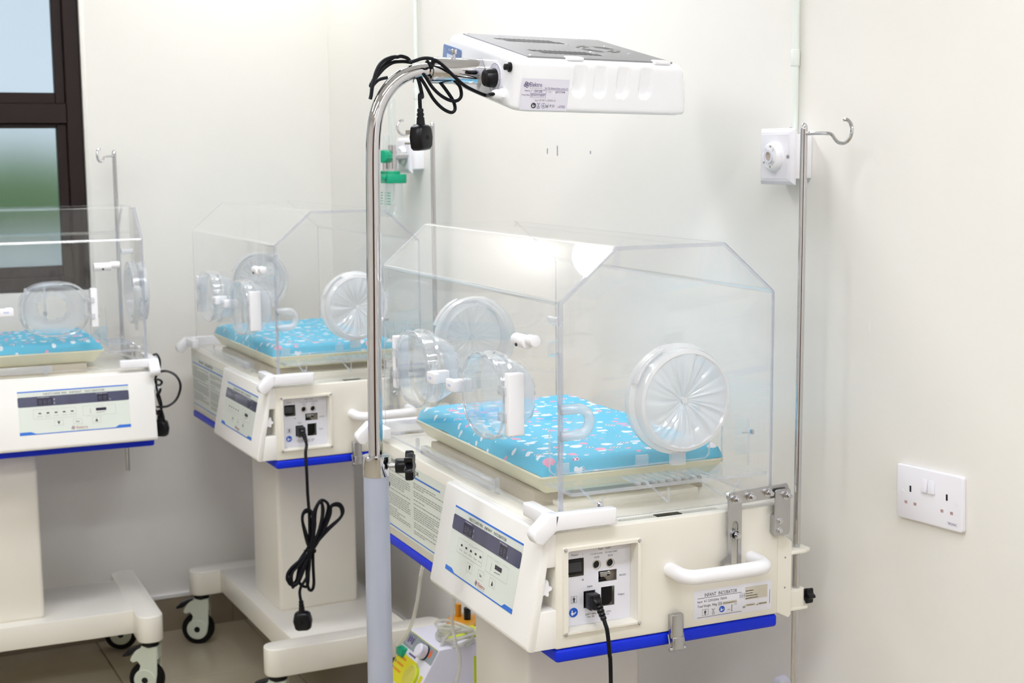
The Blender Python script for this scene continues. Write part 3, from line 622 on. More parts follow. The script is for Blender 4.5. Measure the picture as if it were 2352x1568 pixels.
    b = MB(); b.prism([(-.1105, .990), (-.1105, 1.002), (-.104, 1.007), (.010, 1.0125), (.014, 1.006), (.014, .994), (.010, .990), (-.104, .985)], 'x', .0035, .0075); b.build('hinge_arm', 'steel', R, smooth=False)
    b = MB(); b.prism(rrect(-.0195, .0125, .922, 1.005, .006), 'x', .0125, .0155); b.prism(rrect(.0095, .0125, .923, 1.004, .0012, 2), 'x', -.012, .0125); b.build('hinge_bracket', 'steel', R, ang=60)
    b = MB(); b.prism(rrect(-.0195, .0125, .922, .960, .006), 'x', 0, .0125); b.build('hinge_spacer', 'steel', R, ang=60)
    for (x, y, z) in ((.0125, -.100, .997), (.0125, -.100, .934), (.0075, -.067, .9975), (.0075, -.030, 1.0005), (.0155, .003, .994)): steel_bolt((x, y, z), R, .0052, .014)
    MB().cyl((-.004, -.100, .997), 'x', .008, .013, 20).build('spacer', 'steel', R); MB().cyl((0, -.100, .934), 'x', .009, .0145, 20).build('spacer', 'steel', R)
    for z in (.9485, .9315):
        b = MB(); b.lathe([(.0055, 0), (.0055, .001), (.0042, .0015), (.0042, .005), (.002, .0058)], (.0155, -.0095, z), 'x', 16); b.build('screw', 'chrome', R)
    # --- drip pole bracket, pole, hook
    b = MB(); b.prism([(-.002, .918), (.006, .918), (.026, .905), (.028, .902), (.028, .768), (.024, .763), (-.002, .776)], 'x', -.004, -.001); b.box(-.030, -.001, .026, .029, .768, .902)
    br = b.build('pole_bracket', 'cream', R, bev=.001, seg=1)
    for z in (.875, .820): MB().cyl((-.0012, .015, z), 'x', .0018, .0006, 10).build('rivet', 'inkgrey', br)
    b = MB(); b.prism([(-.045, .027), (-.001, .027), (-.001, .06), (-.010, .075), (-.036, .075), (-.045, .06)], 'z', .878, .884); b.build('pole_guide', 'cream', br, bev=.001)
    b = MB(); b.cyl((-.025, .056, .772), 'z', .0145, .036, 24); b.box(-.040, -.010, .027, .056, .772, .806); b.prism(rrect(-.043, -.006, .027, .073, .008), 'z', .772, .777); b.build('pole_clamp', 'cream', br, bev=.001)
    b = MB(); b.cyl((-.025, .066, .790), 'y', .004, .012, 10); b.loft([[(-.025+(.012+.003*math.cos(5*2*PI*k/30))*math.cos(2*PI*k/30), y, .790+(.012+.003*math.cos(5*2*PI*k/30))*math.sin(2*PI*k/30)) for k in range(30)] for y in (.076, .090)]); b.build('clamp_knob', 'black', br, bev=.001)
    b = MB(); b.cyl((0, 0, .612), 'z', .0065, 1.018, 20); b.lathe([(.0065, 1.63), (.0058, 1.636), (.003, 1.640), (0, 1.641)], (0, 0, 0), 'z', 20, cap=False)
    pole = b.build('drip_pole', 'chrome', R, M=Matrix.Translation((-.025, .056, 0)))
    hk = [(.004, 0, 1.622), (.045, 0, 1.622), (.060, 0, 1.620), (.068, 0, 1.612), (.076, 0, 1.606), (.088, 0, 1.605), (.099, 0, 1.612), (.104, 0, 1.625), (.101, 0, 1.637), (.093, 0, 1.644), (.086, 0, 1.644)]
    MB().tube(spline(hk, 4), .0032, 10).build('hook', 'chrome', pole)
    # --- corner grips on the hood base
    for sx in (0, 1):
        fx = (lambda x: x) if not sx else (lambda x: L_-x)
        b = MB()
        b.loft([[(fx(x), y, z) for x, y in rrect(-.006, .017, -.452, -.333, .006)] for z in ((.981, 1.008) if True else 0)])
        b.loft([[(fx(x), y, z) for x, y in rrect(-.092, .010, -.458, -.436, .006)] for z in (.985, 1.008)])
        b.loft([[(fx(x), y, z) for x, (y, z) in ((x, p) for p in ((-.440, 1.008), (-.458, 1.008), (-.484, .984), (-.487, .974), (-.482, .964), (-.470, .960), (-.446, .981)))] for x in (-.012, .017)])
        b.build('corner_grip', 'white', R, bev=.002, ang=50)
    # --- top: vents, support, tray
    b = MB()
    for y0, y1 in ((-.309, -.243), (-.186, -.118)):
        n = 14
        for k in range(n): y = y0+(y1-y0)*k/(n-1); b.add([(-.018, y, zt+.0004), (-.018, y+.0016, zt+.0004), (-.031, y+.0016, zt+.0004), (-.031, y, zt+.0004)], [(0, 1, 2, 3)])
    o = b.build('vent_slots', 'inkgrey', R, smooth=False); o['kind'] = 'stuff'
    MB().box(-.032, -.016, -.238, -.189, zt-.001, zt+.0008).build('vent_grille', 'black', R)
    MB().box(-.68, -.175, -.396, -.05, zt-.002, zt+.026).build('bed_support', 'beige', R, bev=.003)
    MB().box(-.60, -.14, -.36, -.08, zt-.002, zt+.010).build('bed_support_foot', 'cream', R, bev=.003)
    b = MB(); b.hull8((-.725, -.155, -.385, -.052), (-.748, -.122, -.409, -.030), 1.000, 1.037); b.build('mattress_tray', 'tray', R, bev=.006, seg=3)
    # --- clear inner deck, flap and rails
    b = MB(); b.box(-.120, -.020, -.400, -.015, 1.026, 1.031); dk = b.build('deck', 'acrylic', R, smooth=False)
    for (x0, x1, y0, y1) in ((-.0205, -.0195, -.400, -.015), (-.120, -.020, -.4005, -.3995)): MB().box(x0, x1, y0, y1, 1.0255, 1.0315).build('deck_edge', 'acrylic_lip', dk, smooth=False)
    for k in range(10): y = -.272+.0158*k; MB().box(-.085, -.024, y, y+.006, 1.031, 1.035).build('deck_slat', 'acrylic_lip', dk, smooth=False)
    b = MB(); b.prism(rrect(-.395, -.075, 1.043, 1.125, .008), 'x', -.116, -.113); fl = b.build('end_flap', 'acrylic', R, smooth=False)
    b = MB()
    for pts in ([(-.395, 1.125), (-.395, 1.051), (-.387, 1.043), (-.083, 1.043), (-.075, 1.051), (-.075, 1.125)],): b.tube([(-.1145, y, z) for y, z in pts], .0018, 6)
    b.build('flap_edge', 'acrylic_lip', fl)
    for y in (-.372, -.216): MB().box(-.113, -.108, y-.012, y+.012, 1.043, 1.062).build('flap_hinge', 'acrylic_lip', fl, smooth=False)
    for hp_ in ([(-.105, -.345, 1.020), (-.05, -.345, 1.006), (-.018, -.345, 1.000), (-.014, -.345, 1.004), (-.014, -.345, 1.022)], [(-.105, -.218, 1.020), (-.05, -.218, 1.008), (-.018, -.218, .999), (-.014, -.218, 1.003), (-.014, -.218, 1.024)], [(-.105, -.125, 1.024), (-.06, -.118, 1.010), (-.02, -.105, 1.000), (-.014, -.092, 1.004), (-.014, -.075, 1.022)]):
        MB().tube(spline(hp_, 4), .002, 6).build('deck_hanger', 'acrylic_lip', R)
    steel_bolt((-.012, -.352, 1.010), R, .0035, .006, name='deck_screw')
    b = MB(); b.box(-.105, -.101, -.055, -.025, 1.036, 1.120); b.box(-.103, -.060, -.028, -.025, 1.036, 1.120); b.build('guide_post', 'acrylic', R, smooth=False); MB().box(-.0605, -.0595, -.0285, -.0245, 1.036, 1.120).build('guide_post_edge', 'acrylic_lip', R, smooth=False); MB().box(-.1055, -.1005, -.0555, -.0545, 1.036, 1.120).build('guide_post_edge', 'acrylic_lip', R, smooth=False)
    b = MB(); b.cyl((-.082, -.025, 1.090), 'y', .0015, .018, 8); b.cyl((-.082, -.007, 1.090), 'y', .005, .004, 14); b.build('guide_pin', 'chrome', R)
    b = MB(); b.box(-.625, -.275, -.441, -.424, .986, 1.005); b.build('clear_rail', 'acrylic_lip', R, bev=.003)
    for x in (-.705, -.292): b = MB(); b.prism(rrect(x-.006, x+.006, .970, 1.004, .0055), 'y', -.418, -.413); b.build('clear_tab', 'acrylic_lip', R)
    # --- hood
    prof = [(HF, .984), (HF, zs), (HF+HA, zho), (HR-HA, zho), (HR, zs), (HR, .984)]
    def rounded(pr_, r, n=5):
        out = [pr_[0]]
        for i in range(1, len(pr_)-1):
            p, a, c2 = Vector(pr_[i]), Vector(pr_[i-1]), Vector(pr_[i+1]); d1 = (a-p).normalized(); d2 = (c2-p).normalized(); th = d1.angle(d2); t = r/math.tan(th/2)
            p1, p2 = p+d1*t, p+d2*t
            for k in range(n+1): s_ = k/n; out.append(tuple((1-s_)**2*p1+2*s_*(1-s_)*p+s_*s_*p2))
        out.append(pr_[-1]); return out
    def inset(pr_, t):
        out = []
        for i, p in enumerate(pr_):
            a = Vector(pr_[max(0, i-1)]); c2 = Vector(pr_[min(len(pr_)-1, i+1)]); d_ = (c2-a).normalized(); out.append((p[0]+d_.y*t, p[1]-d_.x*t))
        return out
    po = rounded(prof, .011); pi_ = inset(po, .005)
    ring = po + pi_[::-1]
    b = MB(); b.loft([[(x, y, z) for y, z in ring] for x in (HX0+.006, HX1-.006)])
    hood = b.build('hood', 'acrylic', R, ang=30)
    edge_bands = []
    for x0, x1 in ((HX1-.006, HX1), (HX0, HX0+.006)):
        b = MB(); n = len(po)
        b.add([(x1, y, z) for y, z in po], [tuple(range(n))]); b.add([(x0, y, z) for y, z in po], [tuple(range(n))]); b.mi = 1
        b.add([(x, y, z) for x in (x0, x1) for y, z in po], [(i, i+1, n+i+1, n+i) for i in range(n-1)] + [(n-1, 0, n, 2*n-1)])
        ep = b.build('end_pane', ['acrylic', 'acrylic_edge'], hood, ang=40)
        if x1 < -.1: continue
        xo = x1+.0004; pq = inset(po, .0065); b = MB(); b.add([(xo, y, z) for y, z in po]+[(xo, y, z) for y, z in pq], [(i, i+1, n+i+1, n+i) for i in range(n-1)]); edge_bands.append(b.build('pane_band', 'acrylic_band', hood, smooth=False))
    # whitened strips laid over the hood bends, standing in for their bright highlights
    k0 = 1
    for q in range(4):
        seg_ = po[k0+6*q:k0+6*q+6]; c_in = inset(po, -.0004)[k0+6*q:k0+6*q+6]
        b = MB(); b.loft([[(x, y, z) for y, z in c_in] for x in (HX0+.004, HX1-.004)], cap=False, closed=False); b.build('hood_highlight', 'bend_highlight', hood, ang=80)
    # bottom edges of the long sides
    for y in (HF, HR-.005): MB().box(HX0, HX1, y, y+.005, .9835, .9860).build('hood_edge', 'acrylic_lip', hood, smooth=False)
    # joint strip down the near front corner
    b = MB(); b.box(-.0165, -.009, HF-.0006, HF+.0055, .984, 1.27); b.build('corner_joint', 'acrylic_lip', hood, smooth=False)
    # round iris ports on both ends
    for sx in (0, 1):
        fx = (lambda x: x) if not sx else (lambda x: -.8855-x)
        cy, cz = -.209, 1.180; b = MB()
        P = [(.093, -.014), (.095, -.006), (.095, .004), (.091, .008), (.088, .010), (.088, .026), (.086, .031), (.080, .033), (.076, .030), (.074, .020), (.074, -.012)]
        n = 56; b.loft([[(fx(-.003+h), cy+r*math.cos(2*PI*k/n), cz+r*math.sin(2*PI*k/n)) for k in range(n)] for r, h in P], cap=False)
        ring_ = b.build('iris_port', 'irisring', hood)
        rr = random.Random(11+sx); ph = [rr.uniform(-1, 1) for _ in range(72)]; b = MB(); rings = []; n = 144
        for q in range(13):
            t = q/12; r = .084*(1-t)+.004*t; rg = []
            for k in range(n):
                i = k/2; i0 = int(i) % 72; i1 = (i0+1) % 72; fold = (ph[i0] if k % 2 == 0 else (ph[i0]+ph[i1])/2)*.0034*math.sin(PI*min(1, t*1.05))**.6
                rg.append((fx(-.003+.031+.004*math.sin(t*PI)-.012*t**2+fold*(1.0)), cy+r*math.cos(2*PI*k/n+.10*t), cz+r*math.sin(2*PI*k/n+.10*t)))
            rings.append(rg)
        b.loft(rings, cap=False); b.build('iris_cuff', 'iris', ring_, ang=60)
        b = MB(); b.loft([[(fx(x), cy+.0055*math.cos(a), cz+.0055*math.sin(a)) for a in [2*PI*k/12 for k in range(12)]] for x in (.008, .022)]); b.build('iris_knot', 'irisring', ring_)
        # clip segment on the ring and stay below
        b = MB(); aa = [math.radians(a) for a in range(112, 166, 6)]
        b.loft([[(fx(x), cy-0+r*math.cos(a)*1, cz+r*math.sin(a)) for (x, r) in ((.004, .0945), (.020, .0945), (.020, .0975), (.004, .0975))] for a in aa]); b.build('iris_clip', 'irisring', ring_, bev=.001)
        b = MB(); b.loft([[(fx(x), y, z) for y, z in rrect(cy-.014, cy+.014, 1.066, 1.090, .002, 2)] for x in (-.004, .004)]); b.build('iris_stay', 'grommet', ring_)
    # oval hand ports on the front with clear doors
    for cx, hx, lx in ((-.262, -.155, -.385), (-.620, -.727, -.500)):
        cz = 1.164; b = MB()
        def ov(a, b2, y): return [(u, y, v) for u, v in oval(cx, cz, a, b2)]
        b.loft([ov(.096, .078, HF+.002), ov(.096, .078, HF-.004), ov(.092, .074, HF-.008), ov(.091, .073, HF-.022), ov(.089, .071, HF-.026)], cap=False); dr = b.build('hand_port', 'portrim', hood, ang=40)
        b = MB(); b.loft([ov(.0935, .0755, HF-.020), ov(.0945, .0765, HF-.024), ov(.0935, .0755, HF-.029), ov(.090, .072, HF-.031), ov(.080, .062, HF-.0315)], cap=False)
        b.add(ov(.080, .062, HF-.0315), [tuple(range(48))]); b.build('port_door', 'port', dr, ang=40)
        b = MB(); b.tube([Vector(p) for p in ov(.0925, .0745, HF-.0285)], .0024, 8, closed=True); b.build('door_bead', 'portrim', dr)
        b = MB(); rr = random.Random(int(-cx*1000)); rings = []
        for q in range(6):
            t = q/5; rg = []
            for k, (u, v) in enumerate(oval(cx, cz, .086-.048*t, .070-.038*t, 48, 2.3)): j = rr.uniform(-1, 1)*.003*t; rg.append((u+j, HF+.004+.045*math.sin(t*PI*.75)+j, v+rr.uniform(-1, 1)*.003*t))
            rings.append(rg)
        b.loft(rings, cap=False); b.build('port_sleeve', 'sleeve', dr, ang=60)
        b = MB(); b.prism(rrect(hx-.0095, hx+.0095, cz-.055, cz+.055, .004), 'y', HF-.030, HF); hg = b.build('port_hinge', 'white', dr, bev=.002, ang=60)
        b = MB(); s_ = 1 if hx < cx else -1
        for zz in (-.024, .022): MB().box(min(hx, hx+s_*.03), max(hx, hx+s_*.03), HF-.034, HF-.028, cz+zz-.008, cz+zz+.008).build('hinge_leaf', 'portrim', hg, bev=.001)
        s2 = 1 if lx > cx else -1; b = MB(); xa, xb = lx, lx-s2*.035
        b.prism(rrect(min(lx-s2*.012, lx+s2*.028), max(lx-s2*.012, lx+s2*.028), cz-.011, cz+.011, .003), 'y', HF-.040, HF-.028); b.box(lx-.010, lx+.010, HF-.034, HF, cz-.012, cz+.012); lt = b.build('port_latch', 'white', dr, bev=.002)
        pr = Print(lambda u, v, l: (u, HF-.040-l, v)); pr.text('PUSH', lx+s2*.008, cz-.002, .0045, 'stripe', .013, True); pr.build('lettering', lt)
    # U-shaped tubing grommet at the near front corner of the end pane
    cy, cz = -.394, 1.154; pts = [(-.425, cz+.022), (cy, cz+.022)] + [(cy+.022*math.sin(a), cz+.022*math.cos(a)) for a in [PI*k/12 for k in range(1, 12)]] + [(cy, cz-.022), (-.425, cz-.022)]
    b = MB(); b.tube([(HX1, y, z) for y, z in pts], .0085, 12); g = b.build('tube_grommet', 'grommet', hood, ang=180)
    b = MB(); b.lathe([(.0, 0), (.016, .001), (.0165, .003)], (HX1-.002, cy+.002, cz), 'x', 20, cap=False); b.build('grommet_web', 'port', g)
    # white tube clamp and clear hinge block on the front
    b = MB(); b.cyl((-.150, HF-.013, 1.278), 'x', .0115, .048, 20); b.cyl((-.104, HF-.010, 1.282), 'x', .0095, .026, 20); b.box(-.100, -.086, HF-.012, HF, 1.276, 1.290); tc_ = b.build('tube_clamp', 'white', hood, bev=.001)
    MB().cyl((-.126, HF-.0235, 1.272), (0, -1, -.2), .003, .002, 12).build('screw', 'ink', tc_)
    MB().cyl((-.068, HF+.012, 1.318), 'x', .0075, .034, 16).build('clamp_reflection', 'grommet', hood)  # translucent cylinder stands in for the clamp's reflection in the hood
    b = MB(); b.prism([(-.030, 1.285), (-.006, 1.292), (-.006, 1.272), (-.030, 1.262)], 'y', HF-.012, HF); b.build('hinge_block', 'port', hood, bev=.001)
    # slotted clear strips on the rear pane
    for x in (-.30, -.245): MB().box(x, x+.008, HR-.014, HR-.005, 1.05, 1.19).build('rear_strip', 'grommet', hood, bev=.001)
    MB().cyl((-.241, HR-.018, 1.11), 'y', .006, .010, 14).build('rear_knob', 'steel', hood)
    return R
RA = make_incubator(); RB = copy_tree(RA); RCc = copy_tree(RA)
def kids(o, name): return [c for c in o.children if c.name.split('.')[0] == name]
CW = math.atan2(-.896, -.443)
for (o, M, yaw, hookw, lab) in ((RA, FA, -.0362, math.radians(12), 'cream infant incubator with clear hood standing under the phototherapy lamp'),
                               (RB, FB, 0, math.radians(-90), 'cream infant incubator with clear hood beside the wall outlet with the green flowmeter'),
                               (RCc, FC, 1.5353, math.atan2(-.443, .896)-.25, 'cream infant incubator with clear hood standing in front of the window')):
    o.matrix_world = M; tag(o, lab, 'incubator', 'infant incubators along the walls')
    for i, c in enumerate(kids(o, 'caster')):
        c.matrix_local = Matrix.Translation(c.location) @ Matrix.Rotation(CW-yaw+(-.1, .15, 0, -.2)[i], 4, 'Z')
    pl = kids(o, 'drip_pole')[0]; hk = kids(pl, 'hook')[0]; hk.rotation_euler.z = hookw-yaw
kids(RB, 'drip_pole')[0].location = (-.025, .040, 0.035)
pl = kids(RCc, 'drip_pole')[0]; pl.location = (.0, .055, -.035)
# mattresses
def mattress():
    b = MB(); x0, x1, y0, y1 = -.742, -.128, -.404, -.035; nx, ny = 46, 28; rr = random.Random(2); rings = []
    def top(x, y):
        e = min((x-x0), (x1-x), (y-y0), (y1-y)); return 1.037+.027*min(1, max(0, e/.015))**.5 + .0012*math.sin(x*31+1)*math.sin(y*27) + .0007*math.sin(x*70+y*50)
    vs = []; fs = []
    for i in range(nx+1):
        for j in range(ny+1):
            s = i/nx; t = j/ny; s = .5-.5*math.cos(PI*s)*.5-.5*(1-2*s)*.5; t = .5-.5*math.cos(PI*t)*.5-.5*(1-2*t)*.5
            x = x0+(x1-x0)*s; y = y0+(y1-y0)*t; vs.append((x, y, top(x, y)))
    for i in range(nx):
        for j in range(ny): a = i*(ny+1)+j; fs.append((a, a+ny+1, a+ny+2, a+1))
    b.add(vs, fs); b.box(x0+.004, x1-.004, y0+.004, y1-.004, 1.0365, 1.039)
    return b.build('mattress', 'quilt', ang=80)
m0 = mattress()
for o, M, lab in ((m0, FA, 'blue mattress printed with pink and white shapes in the incubator under the lamp'), (None, FB, 'blue printed mattress in the incubator beside the green flowmeter'), (None, FC, 'blue printed mattress in the incubator in front of the window')):
    if o is None: o = m0.copy(); C.objects.link(o)
    o.matrix_world = M; tag(o, lab, 'mattress', 'printed cot mattresses')

# ================================================================== POWER CORDS
def iec_plug(parent, y=-.367, z=.846):
    b = MB(); b.box(-.022, .002, y-.0095, y+.0095, z-.013, z+.013); b.loft([[(x, y+u*k, z-d_+v*k) for u, v in rrect(-.0095, .0095, -.0125, .0125, .004, 3)] for x, k, d_ in ((.002, 1, 0), (.009, .8, .001), (.014, .55, .003))])
    for k in range(4): b.lathe([(.0068-.0005*k, 0), (.0068-.0005*k, .005)], (.014+.0048*k, y, z-.003-.0046*k), (.75, .0, -.75), 14)
    return b.build('connector', 'black', parent, bev=.001)
def ukplug(parent, M):
    b = MB(); b.loft([[(u*k, y, v*k2) for u, v in ((-.020, .020), (-.012, .025), (.012, .025), (.020, .020), (.025, .0), (.021, -.020), (.014, -.025), (-.014, -.025), (-.021, -.020), (-.025, .0))] for y, k, k2 in ((0, 1, 1), (.012, 1, 1), (.022, .90, .92), (.026, .74, .80))])
    p = b.build('plug', 'black', parent, bev=.002, M=M)
    b = MB(); b.lathe([(.0085, 0), (.0075, .012), (.0075, .014), (.006, .014), (.006, .017), (.0072, .017), (.0068, .022), (.0055, .022), (.0055, .025), (.0065, .025), (.006, .030), (.004, .031)], (0, .011, .024), 'z', 14); b.build('strain_relief', 'black', p)
    MB().box(-.002, .002, -.0235, 0, .006, .014).build('plug_pin', 'pinbrass', p); MB().box(-.0135, -.0075, -.0185, 0, -.013, -.009).build('plug_pin', 'pinbrass', p); MB().box(.0075, .0135, -.0185, 0, -.013, -.009).build('plug_pin', 'pinbrass', p)
    MB().cyl((0, .025, .0), 'y', .0045, .0015, 14).build('screw_cap', 'blackmatte', p)
    return p
# front incubator: cord drops out of frame to the floor
o = empty('power_cord', FA); iec_plug(o)
p1 = [(.030, -.367, .828), (.035, -.3665, .820)] + [tuple(at(FA, u, 'x', .040)) for u in ((1395, 1450), (1400, 1500), (1403, 1567))] + [(.042, -.356, .40), (.045, -.355, .15), (.06, -.36, .03), (.10, -.42, .006), (.22, -.52, .006), (.36, -.50, .006), (.50, -.40, .006)]
MB().tube(spline(p1, 6), .0036, 10).build('cable', 'cable', o)
tag(o, 'black power cord hanging from the inlet of the incubator under the lamp', 'power cord', 'incubator power cords')
# middle incubator: cord with tied bundle and plug
o = empty('power_cord', FB); iec_plug(o)
bz = lambda x, y: (380+x*.3112, 1080+y*.3112)
zx = lambda l, xx: [tuple(at(FB, bz(*p), 'x', xx)) for p in l]
p1 = [(.030, -.367, .828), (.036, -.367, .816)] + [tuple(at(FB, (702, 1040), 'x', .045))] + zx([(1042, 0), (1050, 180), (1062, 330), (1065, 480), (1075, 580), (1050, 650), (1000, 760), (985, 820), (1020, 855), (1050, 840), (1060, 700), (1085, 560), (1150, 430), (1190, 330), (1200, 250), (1150, 220), (1110, 290), (1100, 420), (1090, 560), (1090, 700), (1095, 840), (1075, 885), (1050, 850), (1045, 720), (1070, 600)], .056)
MB().tube(spline(p1, 6), .0043, 8).build('cable', 'cable', o)
p2 = zx([(1070, 600), (1110, 540), (1200, 440), (1290, 350), (1312, 290), (1280, 245), (1225, 260), (1215, 330), (1160, 460), (1090, 580), (1010, 650), (930, 720), (898, 780), (920, 840), (970, 830), (1000, 750), (1050, 650), (1090, 560), (1140, 420), (1165, 300), (1140, 230), (1090, 330), (1085, 480), (1060, 560), (1030, 470), (1010, 350), (1035, 292), (1080, 310), (1095, 420), (1080, 560), (1000, 680), (925, 770), (935, 850), (985, 820), (1040, 680), (1065, 600), (1055, 760), (1048, 880), (1040, 960)], .062)
e = at(FB, bz(1017, 1100), 'x', .056); MP = Matrix.Translation(e) @ Matrix.Rotation(-2.03, 4, 'Z') @ Matrix.Rotation(.05, 4, 'Y') @ Matrix.Scale(1.04, 4)
p2 = p2[:-2] + [tuple(MP @ Vector((0, .011, .085))), tuple(MP @ Vector((0, .011, .050)))]
MB().tube(spline(p2, 6), .0042, 8).build('cable', 'cable', o)
p4 = [Vector(p)+Vector((-.006, .004*math.sin(i*1.7)+.002, .010*math.cos(i*.9))) for i, p in enumerate(p2[1:33])]
MB().tube(spline(p4, 6), .0042, 8).build('cable', 'cable', o)
ukplug(o, MP)
b = MB(); c_ = at(FB, bz(1075, 590), 'x', .058); b.lathe([(.0135, -.004), (.0145, 0), (.0135, .004)], c_, (0, .25, 1), 16); b.tube([c_+Vector((.004, -.012, .0)), c_+Vector((.010, -.024, .006))], .001, 6); b.build('tie', 'blackmatte', o)
tag(o, 'black power cord with tied bundle and plug hanging from the incubator beside the flowmeter', 'power cord', 'incubator power cords')
# far-left incubator: cord looped over its end
o = empty('power_cord', FC); iec_plug(o)
cz_ = lambda x, y: (x*.2169, 780+y*.2169)
zx = lambda l, xx: [tuple(at(FC, cz_(*p), 'x', xx)) for p in l]
p1 = zx([(1625, 160), (1660, 155), (1690, 210), (1690, 300), (1660, 360), (1645, 420), (1655, 470), (1690, 480), (1715, 450), (1690, 425), (1655, 430), (1660, 520), (1690, 600), (1710, 690), (1700, 780), (1698, 830)], .030)
e = at(FC, cz_(1712, 930), 'x', .030); MP = Matrix.Translation(e) @ Matrix.Rotation(2.6, 4, 'Z') @ Matrix.Rotation(.05, 4, 'X')
p1 = p1[:-1] + [tuple(MP @ Vector((0, .011, .050)))]
MB().tube(spline(p1, 6), .0034, 8).build('cable', 'cable', o)
p2 = zx([(1650, 395), (1680, 345), (1760, 332), (1850, 370), (1905, 450), (1905, 540), (1860, 640), (1780, 700), (1700, 712), (1665, 710)], .030)
MB().tube(spline(p2, 6), .0036, 8).build('cable', 'cable', o)
p3 = [(.030, -.367, .828), (.034, -.37, .81), (.034, -.40, .80), (.032, -.42, .83)] + zx([(1665, 590), (1690, 560), (1700, 520)], .030)
MB().tube(spline(p3, 6), .0034, 8).build('cable', 'cable', o)
ukplug(o, MP)
tag(o, 'black power cord looped over the end of the incubator in front of the window', 'power cord', 'incubator power cords')

# ================================================================== PHOTOTHERAPY LAMP
PX = 2.36
cb = at(FW, (864, 1092), 'x', PX); cy = cb.y
R = empty('phototherapy_lamp', Matrix.Translation((PX, cy, 0)))
RI = R.matrix_world.inverted()
def pw(u): return RI @ at(FW, u, 'x', PX)
zc0, zc1 = pw((864, 1092)).z, pw((862, 1045)).z
MB().cyl((0, 0, .06), 'z', .0230, zc0-.06, 40).build('column', 'greycol', R)
b = MB(); b.lathe([(.0234, zc0), (.0240, zc0+.001), (.0240, zc1-.001), (.0232, zc1), (.0135, zc1+.0005)], (0, 0, 0), 'z', 40); b.build('column_collar', 'chrome', R)
for a in range(4):
    t = PI/4+a*PI/2; l = .30; b = MB(); ca, sa = math.cos(t), math.sin(t)
    b.tube([(0, 0, .055), (l*ca, l*sa, .045)], .014, 12); lg = b.build('base_leg', 'greycol', R); MB().lathe([(.016, 0), (.018, .004), (.016, .034)], (l*ca*.97, l*sa*.97, 0), 'z', 18).build('foot', 'black', lg)
tp = [pw(u) for u in ((862.5, 1050), (861, 900), (859.5, 700), (858, 500), (857, 380), (858, 320), (863, 272), (876, 232), (898, 198), (926, 175), (958, 164), (990, 161))]
q = tp[-1]; sl_end = RI @ at(FW, (1106, 158.5), 'y', -.5)
ax = Vector((0, 1, -.012)).normalized()
tp[0] = Vector((0, 0, zc1-.05)); tp += [q+ax*.03, q+ax*.05]
MB().tube(spline(tp, 6), .0130, 28).build('pole', 'chrome', R)
b = MB(); L = -.5-cy-q.y; b.lathe([(.0135, -.004), (.0225, -.004), (.0232, -.002), (.0232, L+.003)], q+Vector((0, 0, 0)), ax, 40); sl = b.build('sleeve', 'chrome', R)
b = MB(); pp = q+ax*.045; b.cyl(pp+Vector((0, 0, .020)), 'z', .0025, .010, 10); b.lathe([(.0045, .029), (.005, .031), (.005, .037), (.004, .038)], pp, 'z', 12); b.build('set_screw', 'chrome', sl)
b = MB(); b.lathe([(.0165, -.0055), (.0185, -.0035), (.0175, -.0015), (.0190, .0), (.0175, .0022), (.0165, .004)], q+ax*-.001, ax, 28); b.build('sleeve_ring', 'chrome', sl)
# height knob
kd = Vector((.50, .866, .02)).normalized(); k0 = Vector((0, 0, (zc0+zc1)/2-.001)); b = MB(); b.cyl(k0+kd*.022, kd, .0042, .020, 14); kn = b.build('knob_stud', 'steel', R)
U = kd.orthogonal().normalized(); V = kd.cross(U); b = MB()
b.lathe([(.0125, .036), (.0135, .038), (.0135, .058)], k0, kd, 24)
b.loft([[k0+kd*h+(U*math.cos(2*PI*k/56)+V*math.sin(2*PI*k/56))*(.022+.0055*math.cos(7*2*PI*k/56))*sc for k in range(56)] for h, sc in ((.054, .94), (.056, 1), (.066, 1), (.069, .93))]); b.build('height_knob', 'black', kn, ang=50)
b = MB(); b.cyl((.0, .0228, zc0-.018), (.5, .866, 0), .004, .003, 10); b.build('grub_screw', 'ink', kn)
# ---- head: local frame X toward viewer side, Y along the arm, Z up
P0 = Vector((2.5043, -.5, 1.6622)); hy, htl, hro = -.0172, .2055, -.0199; hl, hw, hh = .3217, .352, .0926
def hrot(v):
    x, y, z = v; c, s = math.cos(htl), math.sin(htl); x, z = c*x-s*z, s*x+c*z
    c, s = math.cos(hro), math.sin(hro); y, z = c*y-s*z, s*y+c*z
    X, Y = -x, y; c, s = math.cos(hy), math.sin(hy); return Vector((c*X-s*Y, s*X+c*Y, z))
ex, ey, ez = -hrot((1, 0, 0)), hrot((0, 1, 0)), hrot((0, 0, 1)); MH = Matrix.Identity(4)
for i in range(3): MH[i][0], MH[i][1], MH[i][2], MH[i][3] = ex[i], ey[i], ez[i], P0[i]
def ah(u, axn, v): return at(MH, u, axn, v)
gr = [ah(u, 'x', 0).y for u in ((1331, 190), (1379, 190), (1431, 190), (1483, 190))]
def groove(y, z):
    d_ = 0
    for g in gr:
        w_ = .0135; dy = abs(y-g)
        top = max(0, min(1, (hh-.006-z)/.006)); 
        if z < .042: rr_ = math.hypot(y-g, z-.042)
        else: rr_ = dy
        if rr_ < w_: t = rr_/w_; d_ = max(d_, .007*(1-t**4)*min(1, .35+.65*max(0, (hh-z))/.05)*top)
    return d_
ny_, nz_ = 150, 36; rings = []
